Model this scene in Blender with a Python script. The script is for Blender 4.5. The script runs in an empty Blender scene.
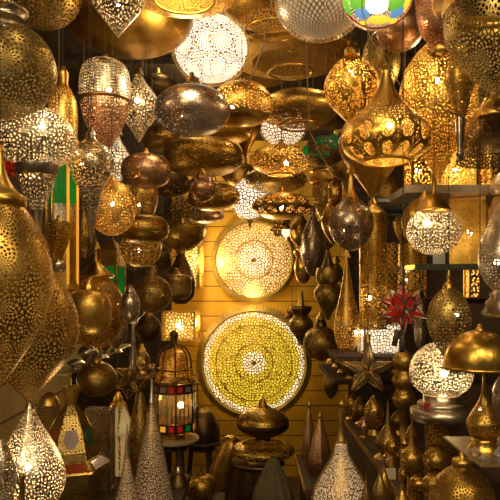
import bpy, math, random
from mathutils import Vector, Matrix
R = random.Random(7)
PI = math.pi
S = bpy.context.scene
COL = S.collection
F = 600.0; HY = 290.0; CZ = 1.5; CEIL = 3.1

def W(px, py, d):                       # photo coordinate at a distance -> a place in the shop
    return Vector(((px - 250) / F * d, d, CZ + (HY - py) / F * d))

# ---------------------------------------------------------------- materials
class NT:
    def __init__(s, m): s.nt = m.node_tree
    def n(s, t, **k):
        o = s.nt.nodes.new(t)
        for a, b in k.items(): setattr(o, a, b)
        return o
    def l(s, a, b): s.nt.links.new(a, b)
    def m(s, op, a, b=None, c=None, clamp=False):
        o = s.n('ShaderNodeMath', operation=op, use_clamp=clamp)
        for i, v in enumerate((a, b, c)):
            if v is None: continue
            if isinstance(v, (int, float)): o.inputs[i].default_value = v
            else: s.l(v, o.inputs[i])
        return o.outputs[0]
    def v(s, op, a, b=None, scale=None):
        o = s.n('ShaderNodeVectorMath', operation=op)
        for i, x in enumerate((a, b)):
            if x is None: continue
            if isinstance(x, (tuple, list)): o.inputs[i].default_value = x
            else: s.l(x, o.inputs[i])
        if scale is not None: o.inputs[3].default_value = scale
        return o.outputs['Value'] if op in ('LENGTH', 'DISTANCE') else o.outputs[0]

def voro(g, vec, feature, rnd, scale=1.0):
    o = g.n('ShaderNodeTexVoronoi', voronoi_dimensions='2D', feature=feature)
    o.inputs['Scale'].default_value = scale
    o.inputs['Randomness'].default_value = rnd
    g.l(vec, o.inputs['Vector'])
    return o.outputs['Distance']

def hole_mask(g, uv, pat):
    web = lambda t=.175, r=.9, sc=1.0: g.m('GREATER_THAN', voro(g, uv, 'DISTANCE_TO_EDGE', r, sc), t)
    dots = lambda t=.31, r=.8: g.m('LESS_THAN', voro(g, uv, 'F1', r), t)
    def tile(n):
        q = g.v('SCALE', uv, scale=1.0 / n)
        q = g.v('FRACTION', q)
        q = g.v('SUBTRACT', q, (.5, .5, 0))
        q = g.v('SCALE', q, scale=float(n))
        sp = g.n('ShaderNodeSeparateXYZ'); g.l(q, sp.inputs[0])
        c = g.n('ShaderNodeCombineXYZ'); g.l(sp.outputs[0], c.inputs[0]); g.l(sp.outputs[1], c.inputs[1])
        r = g.v('LENGTH', c.outputs[0]); a = g.m('ARCTAN2', sp.outputs[1], sp.outputs[0])
        return r, a, sp
    if pat == 'web': return web(.22)
    if pat == 'web_open': return web(.16)
    if pat == 'web_tight': return web(.25)
    if pat == 'dots': return dots()
    if pat == 'dots_open': return dots(.39)
    if pat == 'pin': return dots(.21, .7)
    if pat == 'grid':
        r, a, sp = tile(1)
        return g.m('LESS_THAN', g.m('MAXIMUM', g.m('ABSOLUTE', sp.outputs[0]), g.m('ABSOLUTE', sp.outputs[1])), .33)
    if pat == 'lattice':
        s0 = g.n('ShaderNodeSeparateXYZ'); g.l(uv, s0.inputs[0])
        a1 = g.m('ABSOLUTE', g.m('SUBTRACT', g.m('FRACT', g.m('MULTIPLY', g.m('ADD', s0.outputs[0], s0.outputs[1]), .5)), .5))
        b1 = g.m('ABSOLUTE', g.m('SUBTRACT', g.m('FRACT', g.m('MULTIPLY', g.m('SUBTRACT', s0.outputs[0], s0.outputs[1]), .5)), .5))
        return g.m('LESS_THAN', g.m('MAXIMUM', a1, b1), .37)
    if pat in ('rosette', 'rosette_open'):
        r, a, sp = tile(9)
        ring = g.m('COSINE', g.m('MULTIPLY', r, 2 * PI / 1.25))
        pet = g.m('COSINE', g.m('MULTIPLY', a, 14))
        h1 = g.m('GREATER_THAN', g.m('ADD', g.m('MULTIPLY', ring, pet), 0), -.05 if pat == 'rosette_open' else .08)
        ins = g.m('LESS_THAN', r, 3.9)
        out = g.m('GREATER_THAN', r, 4.15)
        return g.m('ADD', g.m('MULTIPLY', h1, ins), g.m('MULTIPLY', web(.15 if pat == 'rosette_open' else .165), out), clamp=True)
    if pat == 'medallion':
        r, a, sp = tile(8)
        r2 = g.m('SQRT', g.m('ADD', g.m('MULTIPLY', g.m('POWER', g.m('ABSOLUTE', sp.outputs[0]), 2), 1.9), g.m('POWER', g.m('ABSOLUTE', sp.outputs[1]), 2)))
        h = g.m('MULTIPLY', g.m('LESS_THAN', r2, 3.4), web(.12))
        return g.m('ADD', h, g.m('MULTIPLY', g.m('GREATER_THAN', r2, 4.6), dots(.24)), clamp=True)
    if pat == 'medallion_open':
        r, a, sp = tile(7)
        return g.m('MULTIPLY', g.m('LESS_THAN', r, 2.9), dots(.36))
    if pat == 'swirl':
        s0 = g.n('ShaderNodeSeparateXYZ'); g.l(uv, s0.inputs[0])
        f = g.m('FRACT', g.m('MULTIPLY', g.m('ADD', s0.outputs[0], g.m('MULTIPLY', s0.outputs[1], .55)), 1 / 7.))
        return g.m('MULTIPLY', g.m('GREATER_THAN', f, .13), dots(.34, .75))
    if pat == 'mandala':
        # uv here is flat on the plate, in cells, centred on the plate; z unused
        r = g.v('LENGTH', uv)
        rr = g.m('ABSOLUTE', g.m('SUBTRACT', g.m('FRACT', g.m('MULTIPLY', r, 1 / 7.)), .5))
        return g.m('MULTIPLY', g.m('LESS_THAN', rr, .47), web(.2, 1.0))
    raise ValueError(pat)

METAL = {  # base colour, roughness
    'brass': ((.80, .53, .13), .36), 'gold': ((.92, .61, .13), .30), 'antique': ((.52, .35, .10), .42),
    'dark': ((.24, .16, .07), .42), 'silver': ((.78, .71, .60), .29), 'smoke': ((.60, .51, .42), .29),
    'copper': ((.72, .45, .27), .36), 'olive': ((.68, .51, .18), .38), 'bronze': ((.66, .42, .09), .36)}
_M = {}
def metal(kind='brass', pat=None, bumpy=.25):
    key = (kind, pat, bumpy)
    if key in _M: return _M[key]
    m = bpy.data.materials.new(kind + '_' + (pat or 'plain')); m.use_nodes = True
    m.node_tree.nodes.clear(); g = NT(m)
    out = g.n('ShaderNodeOutputMaterial')
    tc = g.n('ShaderNodeTexCoord')
    col, rough = METAL[kind]
    p = g.n('ShaderNodeBsdfPrincipled')
    p.inputs['Metallic'].default_value = 1
    nz = g.n('ShaderNodeTexNoise'); nz.inputs['Scale'].default_value = 14; nz.inputs['Detail'].default_value = 5
    g.l(tc.outputs['Object'], nz.inputs['Vector'])
    cr = g.n('ShaderNodeValToRGB'); cr.color_ramp.elements[0].position = .3; cr.color_ramp.elements[1].position = .7
    cr.color_ramp.elements[0].color = (col[0] * .6, col[1] * .52, col[2] * .42, 1); cr.color_ramp.elements[1].color = (*col, 1)
    g.l(nz.outputs['Fac'], cr.inputs[0]); g.l(cr.outputs[0], p.inputs['Base Color'])
    g.l(g.m('ADD', g.m('MULTIPLY', nz.outputs['Fac'], .28), rough - .12), p.inputs['Roughness'])
    bn = g.n('ShaderNodeTexNoise'); bn.inputs['Scale'].default_value = 55; bn.inputs['Detail'].default_value = 2
    g.l(tc.outputs['Object'], bn.inputs['Vector'])
    bu = g.n('ShaderNodeBump'); bu.inputs['Strength'].default_value = bumpy; bu.inputs['Distance'].default_value = .004
    g.l(bn.outputs['Fac'], bu.inputs['Height']); g.l(bu.outputs[0], p.inputs['Normal'])
    surf = p.outputs[0]
    if pat:
        # the inside of a pierced shell is dull unpolished metal
        ins = g.n('ShaderNodeBsdfDiffuse')
        ins.inputs['Color'].default_value = (.86, .74, .55, 1) if kind == 'silver' else (min(1, col[0] * 1.0), min(1, col[1] * 1.0), min(1, col[2] * 1.1), 1)
        geo = g.n('ShaderNodeNewGeometry'); mx = g.n('ShaderNodeMixShader')
        g.l(geo.outputs['Backfacing'], mx.inputs[0]); g.l(surf, mx.inputs[1]); g.l(ins.outputs[0], mx.inputs[2])
        tr = g.n('ShaderNodeBsdfTransparent'); m2 = g.n('ShaderNodeMixShader')
        h = hole_mask(g, tc.outputs['UV'], pat)
        g.l(h, m2.inputs[0]); g.l(mx.outputs[0], m2.inputs[1]); g.l(tr.outputs[0], m2.inputs[2])
        surf = m2.outputs[0]
    g.l(surf, out.inputs[0])
    _M[key] = m
    return m

def plain(name, col, rough=.5, metallic=0., noise=.0, emit=None, strength=0., trans=0., coat=0.):
    if name in bpy.data.materials: return bpy.data.materials[name]
    m = bpy.data.materials.new(name); m.use_nodes = True; g = NT(m)
    p = m.node_tree.nodes['Principled BSDF']
    p.inputs['Base Color'].default_value = (*col, 1); p.inputs['Roughness'].default_value = rough
    p.inputs['Metallic'].default_value = metallic; p.inputs['Transmission Weight'].default_value = trans
    p.inputs['Coat Weight'].default_value = coat
    if noise:
        tc = g.n('ShaderNodeTexCoord'); nz = g.n('ShaderNodeTexNoise'); nz.inputs['Scale'].default_value = 9; nz.inputs['Detail'].default_value = 6
        g.l(tc.outputs['Object'], nz.inputs['Vector'])
        cr = g.n('ShaderNodeValToRGB'); k = 1 - noise
        cr.color_ramp.elements[0].position = .3; cr.color_ramp.elements[1].position = .7
        cr.color_ramp.elements[0].color = (col[0] * k, col[1] * k, col[2] * k, 1); cr.color_ramp.elements[1].color = (*col, 1)
        g.l(nz.outputs['Fac'], cr.inputs[0]); g.l(cr.outputs[0], p.inputs['Base Color'])
    if emit:
        p.inputs['Emission Color'].default_value = (*emit, 1); p.inputs['Emission Strength'].default_value = strength
    return m

def glow(col, s):
    return plain('glow_%d_%d_%d_%d' % (col[0] * 100, col[1] * 100, col[2] * 100, s * 100), (.8, .8, .8), .6, emit=col, strength=s)

def wood(name, a, b, sc=6.):
    if name in bpy.data.materials: return bpy.data.materials[name]
    m = bpy.data.materials.new(name); m.use_nodes = True; g = NT(m); p = m.node_tree.nodes['Principled BSDF']
    tc = g.n('ShaderNodeTexCoord'); mp = g.n('ShaderNodeMapping'); mp.inputs['Scale'].default_value = (1, .12, 1)
    nz = g.n('ShaderNodeTexNoise'); nz.inputs['Scale'].default_value = sc * 4; nz.inputs['Detail'].default_value = 6
    g.l(tc.outputs['Object'], mp.inputs[0]); g.l(mp.outputs[0], nz.inputs['Vector'])
    cr = g.n('ShaderNodeValToRGB'); cr.color_ramp.elements[0].color = (*a, 1); cr.color_ramp.elements[1].color = (*b, 1)
    cr.color_ramp.elements[0].position = .35; cr.color_ramp.elements[1].position = .65
    g.l(nz.outputs['Fac'], cr.inputs[0]); g.l(cr.outputs[0], p.inputs['Base Color']); p.inputs['Roughness'].default_value = .75
    return m

def plank_wall(name, base, groove, axis_h=.12):
    m = bpy.data.materials.new(name); m.use_nodes = True; g = NT(m); p = m.node_tree.nodes['Principled BSDF']
    tc = g.n('ShaderNodeTexCoord'); sp = g.n('ShaderNodeSeparateXYZ'); g.l(tc.outputs['Object'], sp.inputs[0])
    f = g.m('ABSOLUTE', g.m('SUBTRACT', g.m('FRACT', g.m('DIVIDE', g.m('ADD', sp.outputs[2], .06), axis_h)), .5))
    gr = g.m('LESS_THAN', f, .47)     # 1 on the board, 0 in the groove
    nz = g.n('ShaderNodeTexNoise'); nz.inputs['Scale'].default_value = 5; nz.inputs['Detail'].default_value = 5
    g.l(tc.outputs['Object'], nz.inputs['Vector'])
    cr = g.n('ShaderNodeValToRGB'); cr.color_ramp.elements[0].position = .3; cr.color_ramp.elements[1].position = .75
    cr.color_ramp.elements[0].color = (base[0] * .72, base[1] * .7, base[2] * .6, 1); cr.color_ramp.elements[1].color = (*base, 1)
    g.l(nz.outputs['Fac'], cr.inputs[0])
    mx = g.n('ShaderNodeMix', data_type='RGBA'); g.l(gr, mx.inputs[0]); mx.inputs[6].default_value = (*groove, 1)
    g.l(cr.outputs[0], mx.inputs[7]); g.l(mx.outputs[2], p.inputs['Base Color'])
    bu = g.n('ShaderNodeBump'); bu.inputs['Strength'].default_value = .6; bu.inputs['Distance'].default_value = .01
    g.l(gr, bu.inputs['Height']); g.l(bu.outputs[0], p.inputs['Normal']); p.inputs['Roughness'].default_value = .55
    return m

# ---------------------------------------------------------------- mesh helpers
def mesh_obj(name, vs, fs, mat, parent=None, uvs=None, smooth=True, loc=None):
    me = bpy.data.meshes.new(name); me.from_pydata([tuple(v) for v in vs], [], fs)
    if uvs:
        ul = me.uv_layers.new(name='UVMap')
        for i, u in enumerate(uvs): ul.data[i].uv = u
    if smooth: me.polygons.foreach_set('use_smooth', [True] * len(me.polygons))
    me.materials.append(mat); me.update()
    o = bpy.data.objects.new(name, me); COL.objects.link(o)
    if parent: o.parent = parent
    if loc is not None: o.location = loc
    return o

def tag(o, label, cat, group=None, kind=None):
    if kind == 'structure': o['kind'] = kind; return o
    o['label'] = label; o['category'] = cat
    if group: o['group'] = group
    return o

def empty(name, loc, label, cat, group=None):
    e = bpy.data.objects.new(name, None); COL.objects.link(e); e.location = loc; e.empty_display_size = .05
    return tag(e, label, cat, group)

def smooth_pts(pts, k=5):
    if len(pts) < 3: return pts
    out = []
    n = len(pts)
    for i in range(n - 1):
        p0 = pts[max(0, i - 1)]; p1 = pts[i]; p2 = pts[i + 1]; p3 = pts[min(n - 1, i + 2)]
        for j in range(k):
            t = j / k
            q = []
            for a in (0, 1):
                q.append(.5 * ((2 * p1[a]) + (-p0[a] + p2[a]) * t + (2 * p0[a] - 5 * p1[a] + 4 * p2[a] - p3[a]) * t * t + (-p0[a] + 3 * p1[a] - 3 * p2[a] + p3[a]) * t ** 3))
            out.append((q[0], max(0.0, q[1])))
    out.append(pts[-1])
    return out

def lathe(name, prof, mat, parent, cell=None, seg=40, smooth=True, off=(0, 0, 0), facet=0, flute=0, shear=0.):
    """prof: (z, r) metres from top to bottom, local to the parent"""
    if facet: seg = facet
    rmax = max(r for z, r in prof); n = len(prof)
    arc = [0.]
    for i in range(1, n): arc.append(arc[-1] + math.hypot(prof[i][0] - prof[i - 1][0], prof[i][1] - prof[i - 1][1]))
    cell = cell or rmax
    N = max(4, round(2 * PI * rmax / cell)); sc = N / (2 * PI * rmax)
    vs = []
    for i, (z, r) in enumerate(prof):
        for j in range(seg):
            a = 2 * PI * j / seg + shear * i / n
            rr = r * (1 + (flute * math.cos(a * 12)) if flute else 1)
            vs.append((off[0] + rr * math.sin(a), off[1] - rr * math.cos(a), off[2] + z))
    fs = []; uv = []
    for i in range(n - 1):
        for j in range(seg):
            k = (j + 1) % seg
            fs.append((i * seg + j, (i + 1) * seg + j, (i + 1) * seg + k, i * seg + k))
            u0 = N * j / seg; u1 = N * (j + 1) / seg
            uv += [(u0, -arc[i] * sc), (u0, -arc[i + 1] * sc), (u1, -arc[i + 1] * sc), (u1, -arc[i] * sc)]
    return mesh_obj(name, vs, fs, mat, parent, uv, smooth and not facet)

def boxmesh(cx, cy, cz, sx, sy, sz):
    vs = [(cx + a * sx / 2, cy + b * sy / 2, cz + c * sz / 2) for a in (-1, 1) for b in (-1, 1) for c in (-1, 1)]
    fs = [(0, 1, 3, 2), (4, 6, 7, 5), (0, 4, 5, 1), (2, 3, 7, 6), (0, 2, 6, 4), (1, 5, 7, 3)]
    return vs, fs

def box(name, c, s, mat, parent=None, bev=0.):
    vs, fs = boxmesh(0, 0, 0, *s)
    o = mesh_obj(name, vs, fs, mat, parent, smooth=False, loc=c)
    if bev:
        b = o.modifiers.new('b', 'BEVEL'); b.width = bev; b.segments = 2
    return o

def tube_data(pts, r, sides=6):
    pts = [Vector(p) for p in pts]; vs = []; fs = []
    for i, p in enumerate(pts):
        t = (pts[min(i + 1, len(pts) - 1)] - pts[max(i - 1, 0)]).normalized()
        u = t.orthogonal().normalized() if abs(t.z) > .99 else t.cross(Vector((0, 0, 1))).normalized()
        w = t.cross(u)
        rr = r[i] if isinstance(r, (list, tuple)) else r
        for j in range(sides):
            a = 2 * PI * j / sides; vs.append(p + u * rr * math.cos(a) + w * rr * math.sin(a))
    for i in range(len(pts) - 1):
        for j in range(sides):
            k = (j + 1) % sides; fs.append((i * sides + j, i * sides + k, (i + 1) * sides + k, (i + 1) * sides + j))
    fs.append(tuple(range(sides))[::-1]); fs.append(tuple(range((len(pts) - 1) * sides, len(pts) * sides)))
    return vs, fs

def tubes(name, paths, r, mat, parent=None, sides=6):
    if isinstance(paths[0][0], (int, float)): paths = [paths]
    V = []; Fc = []
    for p in paths:
        vs, fs = tube_data(p, r, sides); b = len(V); V += vs; Fc += [tuple(i + b for i in f) for f in fs]
    return mesh_obj(name, V, Fc, mat, parent)

def E(cy, hh, hw, a=-90, b=90, n=12, p=1.0):
    o = []; e = (HY - cy) / F; hh = math.sqrt(max((.4 * hh) ** 2, hh * hh - (hw * e) ** 2))   # seen from below, a wide shape looks taller
    for i in range(n + 1):
        t = math.radians(a + (b - a) * i / n); s = math.sin(t); c = max(0, math.cos(t))
        o.append((cy + hh * s, hw * c ** p))
    return o

CORD = plain('cord_rubber', (.05, .035, .02), .6)
CORDB = plain('cord_brown', (.30, .17, .07), .5)
WARM = (1., .62, .25); HOT = (1., .77, .45); LV = .85

def lantern(name, label, x, d, parts, lit=None, lamp=None, hang=True, cat='lantern', group=None, cap=True, floor=None, cord=None, rim=None, tilt=0):
    """parts: (part name, metal, pattern, cell px, profile px [, smooth]) ; lit: (strength, bulb x, bulb y) ; lamp: (colour, strength) of an added inner glow shell"""
    k = d / F
    ys = [y for p in parts for y, h in p[4]]
    yt, yb = min(ys), max(ys)
    root = empty(name, W(x, yb, d), label, cat, group)
    z0 = lambda y: (yb - y) * k
    for p in parts:
        pn, mt, pat, cell, pts = p[:5]; opt = p[5] if len(p) > 5 else {}
        pts = pts if (len(pts) > 8 or opt.get('sharp')) else smooth_pts(pts)
        prof = [(z0(y), max(h, .05) * k) for y, h in pts]
        o = lathe(pn, prof, metal(mt, pat), root, cell=max(cell or 4, {'pin': 3.0, 'dots': 2.5, 'dots_open': 2.4, 'web': 3.6, 'web_open': 3.6, 'web_tight': 3.0, 'grid': 3.0}.get(pat, 0)) * k, facet=opt.get('facet', 0), flute=opt.get('flute', 0), seg=opt.get('seg', 44))
        if opt.get('label'): o['label'] = opt['label']
        if pn == 'shade': shade_o = o
    if lamp and not lit:
        big = max(parts, key=lambda q: max(h for y, h in q[4]) * (max(y for y, h in q[4]) - min(y for y, h in q[4])))
        pts = big[4] if len(big[4]) > 8 else smooth_pts(big[4])
        cy = (pts[0][0] + pts[-1][0]) / 2
        lathe('glow_liner', [(z0(cy + (y - cy) * .9), max(.05, h * .92) * k) for y, h in pts], glow(*lamp), root, seg=28)  # added emissive shell: the light behind the holes is put into a surface
    if lit:
        rbig = max(h for q in parts for y, h in q[4]); st, bx, by = lit[:3]; br = (lit[3] if len(lit) > 3 else 2.6) * .78 * k
        bp = [(br * math.cos(t), br * math.sin(t)) for t in [PI * i / 8 for i in range(9)]]
        lathe('bulb', [(z, max(r, .0001)) for z, r in bp], glow(lit[4] if len(lit) > 4 else HOT, round(st / 150 * (rbig / (br / k)) ** 2 * LV)), root, off=((bx - x) * k, .3 * rbig * k, z0(by)), seg=12)
    if rim:   # (y, hw, thickness px)
        y, h, t = rim
        lathe('rim', [(z0(y) + t * k * .6 * math.cos(a), h * k + t * k * .6 * math.sin(a)) for a in [2 * PI * i / 8 for i in range(9)]], metal('gold'), shade_o)
    if hang:
        top = z0(yt)
        if cap: lathe('cap', [(top + 6 * k, .6 * k), (top + 6 * k, 2.2 * k), (top + 3 * k, 2.6 * k), (top + 2 * k, 4 * k), (top - 1.5 * k, 5 * k)], metal('brass' if parts[0][1] not in ('silver', 'smoke') else 'silver'), root, seg=16)
        zt = CEIL + .002 - root.location.z
        tubes('cord', [(0, 0, top + (4 * k if cap else -1 * k)), (0, 0, zt)],   .0008 if d < 2.2 else .0013, CORD if R.random() < .6 else CORDB, root)
    if tilt: root.rotation_euler = (0, tilt, 0)
    return root
# ---------------------------------------------------------------- the room
WL, WR, WB, YF = -1.45, 1.45, 4.85, -.9
def st(o): o['kind'] = 'structure'; return o
dwall = wood('dark_boards', (.03, .018, .008), (.07, .04, .018))
ywall = plank_wall('yellow_boards', (.90, .51, .025), (.15, .07, .004))
bwall = plank_wall('beige_boards', (.55, .42, .20), (.14, .08, .03), .22)
st(box('wall_back', (0, WB + .05, 1.55), (2.9, .1, 3.1), dwall))
st(box('trim_7', (.08, WB - .012, 1.35), (1.42, .024, 2.7), ywall))
st(box('trim_8', (WL + .012, 2.4, .575), (.024, 4.8, 1.15), bwall))
st(box('wall_left', (WL - .05, 2, 1.55), (.1, 5.8, 3.1), dwall))
st(box('wall_right', (WR + .05, 2, 1.55), (.1, 5.8, 3.1), dwall))
st(box('floor', (0, 2, -.05), (3.1, 5.8, .1), plain('floor_stone', (.10, .06, .03), .5, noise=.5)))
st(box('ceiling', (0, 2, 3.15), (3.1, 5.8, .1), wood('ceiling_wood', (.025, .015, .008), (.055, .035, .018))))
for i, y in enumerate((.4, 1.3, 2.2, 3.1, 4.0)):
    st(box('trim_%d' % (i + 1), (0, y + .15, 3.075), (2.9, .08, .05), dwall))

darkwood = wood('dark_shelf_wood', (.035, .018, .008), (.09, .05, .022))
glassm = plain('shelf_glass', (.10, .12, .10), .08, coat=.5)
whiteb = plain('pale_board', (.62, .55, .44), .5, noise=.2)
def shelf(name, label, x0, x1, y0, y1, ztop, th, mat, cat='shelf'):
    return tag(box(name, ((x0 + x1) / 2, (y0 + y1) / 2, ztop - th / 2), (x1 - x0, y1 - y0, th), mat, bev=.002), label, cat)
def unit(name, label, x0, x1, y0, y1, z, mat, cat='counter'):
    root = empty(name, ((x0 + x1) / 2, (y0 + y1) / 2, 0), label, cat)
    sx, sy = x1 - x0, y1 - y0
    wt = box('worktop', (0, 0, z - .02), (sx, sy, .04), mat, root, .004)
    box('front_panel', (0, -sy / 2 + .03, (z - .04) / 2), (sx - .04, .02, z - .04), mat, root)
    box('side_panel', (-sx / 2 + .03 if x0 > 0 else sx / 2 - .03, 0, (z - .04) / 2), (.02, sy - .04, z - .04), mat, root)
    box('side_panel', (sx / 2 - .03 if x0 > 0 else -sx / 2 + .03, 0, (z - .04) / 2), (.02, sy - .04, z - .04), mat, root)
    if x0 > 0: box('edge_strip', (-sx / 2 - .002, 0, .012), (.006, sy, .016), metal('brass'), wt)
    return root
unit('display_counter', 'dark wooden counter along the left wall under the hexagonal lantern and tall silver cones', WL + .04, -.26, 1.15, 2.62, .70, darkwood)
unit('display_counter', 'dark wooden counter along the right wall carrying the small perforated gourd lamps', .44, WR - .012, 1.1, 2.95, .90, darkwood)
unit('low_bench', 'low dark bench in front of the right counter holding the two copper spires', .215, .42, 2.35, 2.85, .72, darkwood, 'bench')
shelf('wall_shelf', 'narrow pale shelf on the left wall lined with small silver bowls', WL + .03, -.74, 2.4, 3.75, 1.165, .012, plain('shelf_edge_brass', (.6, .5, .2), .35, .3))
shelf('wall_shelf', 'glass wall shelf on the right under the square brass box lantern', .535, WR, 1.95, 2.35, 1.585, .02, glassm)
shelf('wall_shelf', 'brown wall shelf on the right behind the red star lantern', .575, WR, 2.45, 2.95, 1.465, .02, darkwood)
shelf('wall_shelf', 'pale board wall shelf high on the right below the brass panels', .55, WR, 2.12, 2.38, 1.872, .028, whiteb)
shelf('wall_shelf', 'dark wall shelf on the right holding the bright square lantern', .36, .72, 2.48, 2.78, 1.225, .02, darkwood)
shelf('wall_shelf', 'dark wall shelf on the right crowded with small bud lamps below the brass wire star', .40, WR, 2.85, 3.5, 1.07, .02, darkwood)
shelf('wall_shelf', 'small glass shelf holding a black cloth behind the tall cylinder lantern', .50, .76, 2.52, 2.72, 1.82, .008, glassm)
unit('step_bench', 'narrow dark step in front of the right counter with tall little lamps on it', .25, .43, 1.3, 1.69, .74, darkwood, 'bench')
shelf('metal_shelf', 'small thin metal shelf at the right edge under the long-necked gold bottle lamp', .50, .80, 1.30, 1.56, 1.12, .006, plain('shelf_tray_brass', (.30, .22, .10), .4, .6))

# ---------------------------------------------------------------- perforated trays on the back wall
TRIM = plain('satin_brass', (.58, .38, .06), .45, .3, noise=.5)
TRIM_WEB = metal('gold', 'web_tight')
def tray(label, x, y, rad, d, zones, rimteeth, cellpx):
    k = d / F; root = empty('pierced_tray', W(x, y + rad, d), label, 'wall tray')
    r = rad * k; cz = r; seg = 96
    def ring(name, r0, r1, y0, y1, mat, cell=None, teeth=0):
        vs = []; fs = []; uv = []; n = 4 if not teeth else 1
        rows = n + 1
        for i in range(rows):
            for j in range(seg * (3 if teeth else 1)):
                a = 2 * PI * j / (seg * (3 if teeth else 1)); rr = r0 + (r1 - r0) * i / n
                if teeth and i == n: rr = r1 - (0 if j % 3 == 1 else (r1 - r0) * .26)
                vs.append((rr * math.sin(a), y0 + (y1 - y0) * i / n, cz + rr * math.cos(a)))
        s2 = seg * (3 if teeth else 1)
        for i in range(n):
            for j in range(s2):
                q = (j + 1) % s2; f = (i * s2 + j, i * s2 + q, (i + 1) * s2 + q, (i + 1) * s2 + j); fs.append(f)
                uv += [(vs[t][0] / (cell or 1), (vs[t][2] - cz) / (cell or 1)) for t in f]
        return mesh_obj(name, vs, fs, mat, root, uv)
    R0 = r * .87
    ring('plate', .0005, R0, -.035, 0, metal('gold', 'mandala'), cellpx * 1.35 * k)
    ring('rim', R0, r * .90, -.0, -.03, TRIM)
    ring('scalloped_edge', r * .90, r * 1.02, -.03, -.012, TRIM, 3.2 * k, teeth=1)
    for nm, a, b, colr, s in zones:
        ring(nm, r * a + .0005, r * b, .012, .012, glow(colr, s))  # glowing rings added in place of the lit wall behind the holes
    tubes('bracket', [(0, .0, cz), (0, WB - d - .020, cz)], .02, metal('dark'), root, 8)
    return root
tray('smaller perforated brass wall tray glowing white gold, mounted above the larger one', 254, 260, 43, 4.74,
     [('glow_liner', 0, .35, (1, .80, .48), 1.7), ('glow_liner', .35, .7, (1, .72, .30), 1.05), ('glow_liner', .7, .87, (1, .66, .18), .85)], 0, 2.0)
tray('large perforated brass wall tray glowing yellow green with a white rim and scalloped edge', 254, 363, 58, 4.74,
     [('glow_liner', 0, .2, (1, .82, .50), 1.3), ('glow_liner', .2, .78, (.84, .66, .03), .95), ('glow_liner', .78, .87, (1, .86, .50), 1.25)], 1, 2.0)
# ---------------------------------------------------------------- hanging lanterns, upper left
L = lantern
L('globe_lantern', 'large brass filigree globe lantern at the upper left edge with a silver neck ring', 4, 1.3,
  [('neck', 'silver', None, 4, [(4, 14), (8, 22), (10, 23), (13, 23), (15, 18), (20, 20)], {'sharp': 1}), ('shade', 'olive', 'rosette', 5.2, E(70, 51, 51, -76, 90, 20))])
L('dome_lantern', 'brass dome lantern end peeking in at the top left corner above the filigree globe', 2, 1.1,
  [('shade', 'brass', 'web_tight', 4, E(-14, 20, 13, -90, 90, 12))])
L('bowl_lantern', 'dark silver filigree round lantern behind the upper left globe, cut by the top edge', 42, 1.75,
  [('shade', 'antique', 'web', 5, E(-8, 40, 39, -90, 90, 16))])
L('basin_lantern', 'very large smooth bronze basin lantern at the top left of centre', 128, 2.05,
  [('shade', 'bronze', 'pin', 3, E(8, 34, 54, -90, -8, 10)), ('bowl', 'bronze', None, 4, E(16, 46, 65, -12, 90, 16, .9))])
L('pointed_lantern', 'bright silver filigree pointed lantern hanging in front of the large bronze basin', 118, 1.25,
  [('shade', 'silver', 'web', 5, [(-30, 4), (-20, 20), (-8, 28), (6, 24), (22, 12), (34, 3), (38, .3)])], lit=(60, 116, 0, 3), lamp=((1, .70, .38), .75))
L('disc_lantern', 'wide shallow brass disc lantern with a glowing open underside at top centre', 184, 1.5,
  [('shade', 'gold', 'dots', 2.6, [(-34, 4), (-29, 22), (-20, 44), (-12, 55), (-6, 54), (-2, 44), (0, 30)])], lit=(120, 178, -12, 3.2), rim=(0, 30, 2.2))
L('globe_lantern', 'bright white lit globe lantern with round rosettes, above the smoked silver one', 211, 2.45,
  [('shade', 'antique', 'rosette_open', 2.9, E(49, 39, 39.5, -90, 90, 20))], lamp=((1, .86, .66), 1.6))
L('bottle_lantern', 'narrow amber bottle lantern hanging at the upper left beside the filigree globe', 63, 1.73,
  [('neck', 'gold', None, 4, [(72, 5), (74, 5.5), (84, 5), (86, 6)], {'sharp': 1}), ('shade', 'gold', 'web', 3.6, [(86, 6), (92, 9), (102, 13), (118, 14.5), (135, 14), (152, 11), (160, 8)])], lamp=((1, .45, .03), .55))
L('cup_lantern', 'silver lantern of square holes with a domed top and tapering cup, yellow light inside', 105, 1.9,
  [('shade', 'silver', 'grid', 2.6, [(60, 6), (62, 15), (68, 22), (80, 25), (92, 25.5), (99, 25)]), ('band', 'copper', None, 4, [(99, 25), (100, 27), (102, 27), (103, 24)], {'sharp': 1}),
   ('cup', 'copper', 'dots', 2.4, [(103, 24), (112, 23), (124, 19), (136, 13), (146, 6), (151, 1)])], lit=(150, 107, 88, 3.4))
L('teardrop_lantern', 'sparkling silver filigree diamond-shaped lantern right of the square-holed cup lantern', 139, 2.25,
  [('shade', 'silver', 'web', 3.4, [(74, 2), (84, 8), (96, 17), (106, 19), (118, 16), (130, 8), (142, 1)])], lit=(150, 137, 98, 4.2), lamp=((1, .74, .42), .5))
L('squat_globe_lantern', 'smoked silver squat globe lantern hanging below the white lit globe', 192, 2.1,
  [('neck', 'silver', None, 4, [(79, 8), (81, 10), (85, 10), (86, 12)], {'sharp': 1}), ('shade', 'smoke', 'pin', 2.4, E(111, 27, 38, -76, 90, 16, .9))], lit=(20, 181, 112, 1.6))
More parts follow.
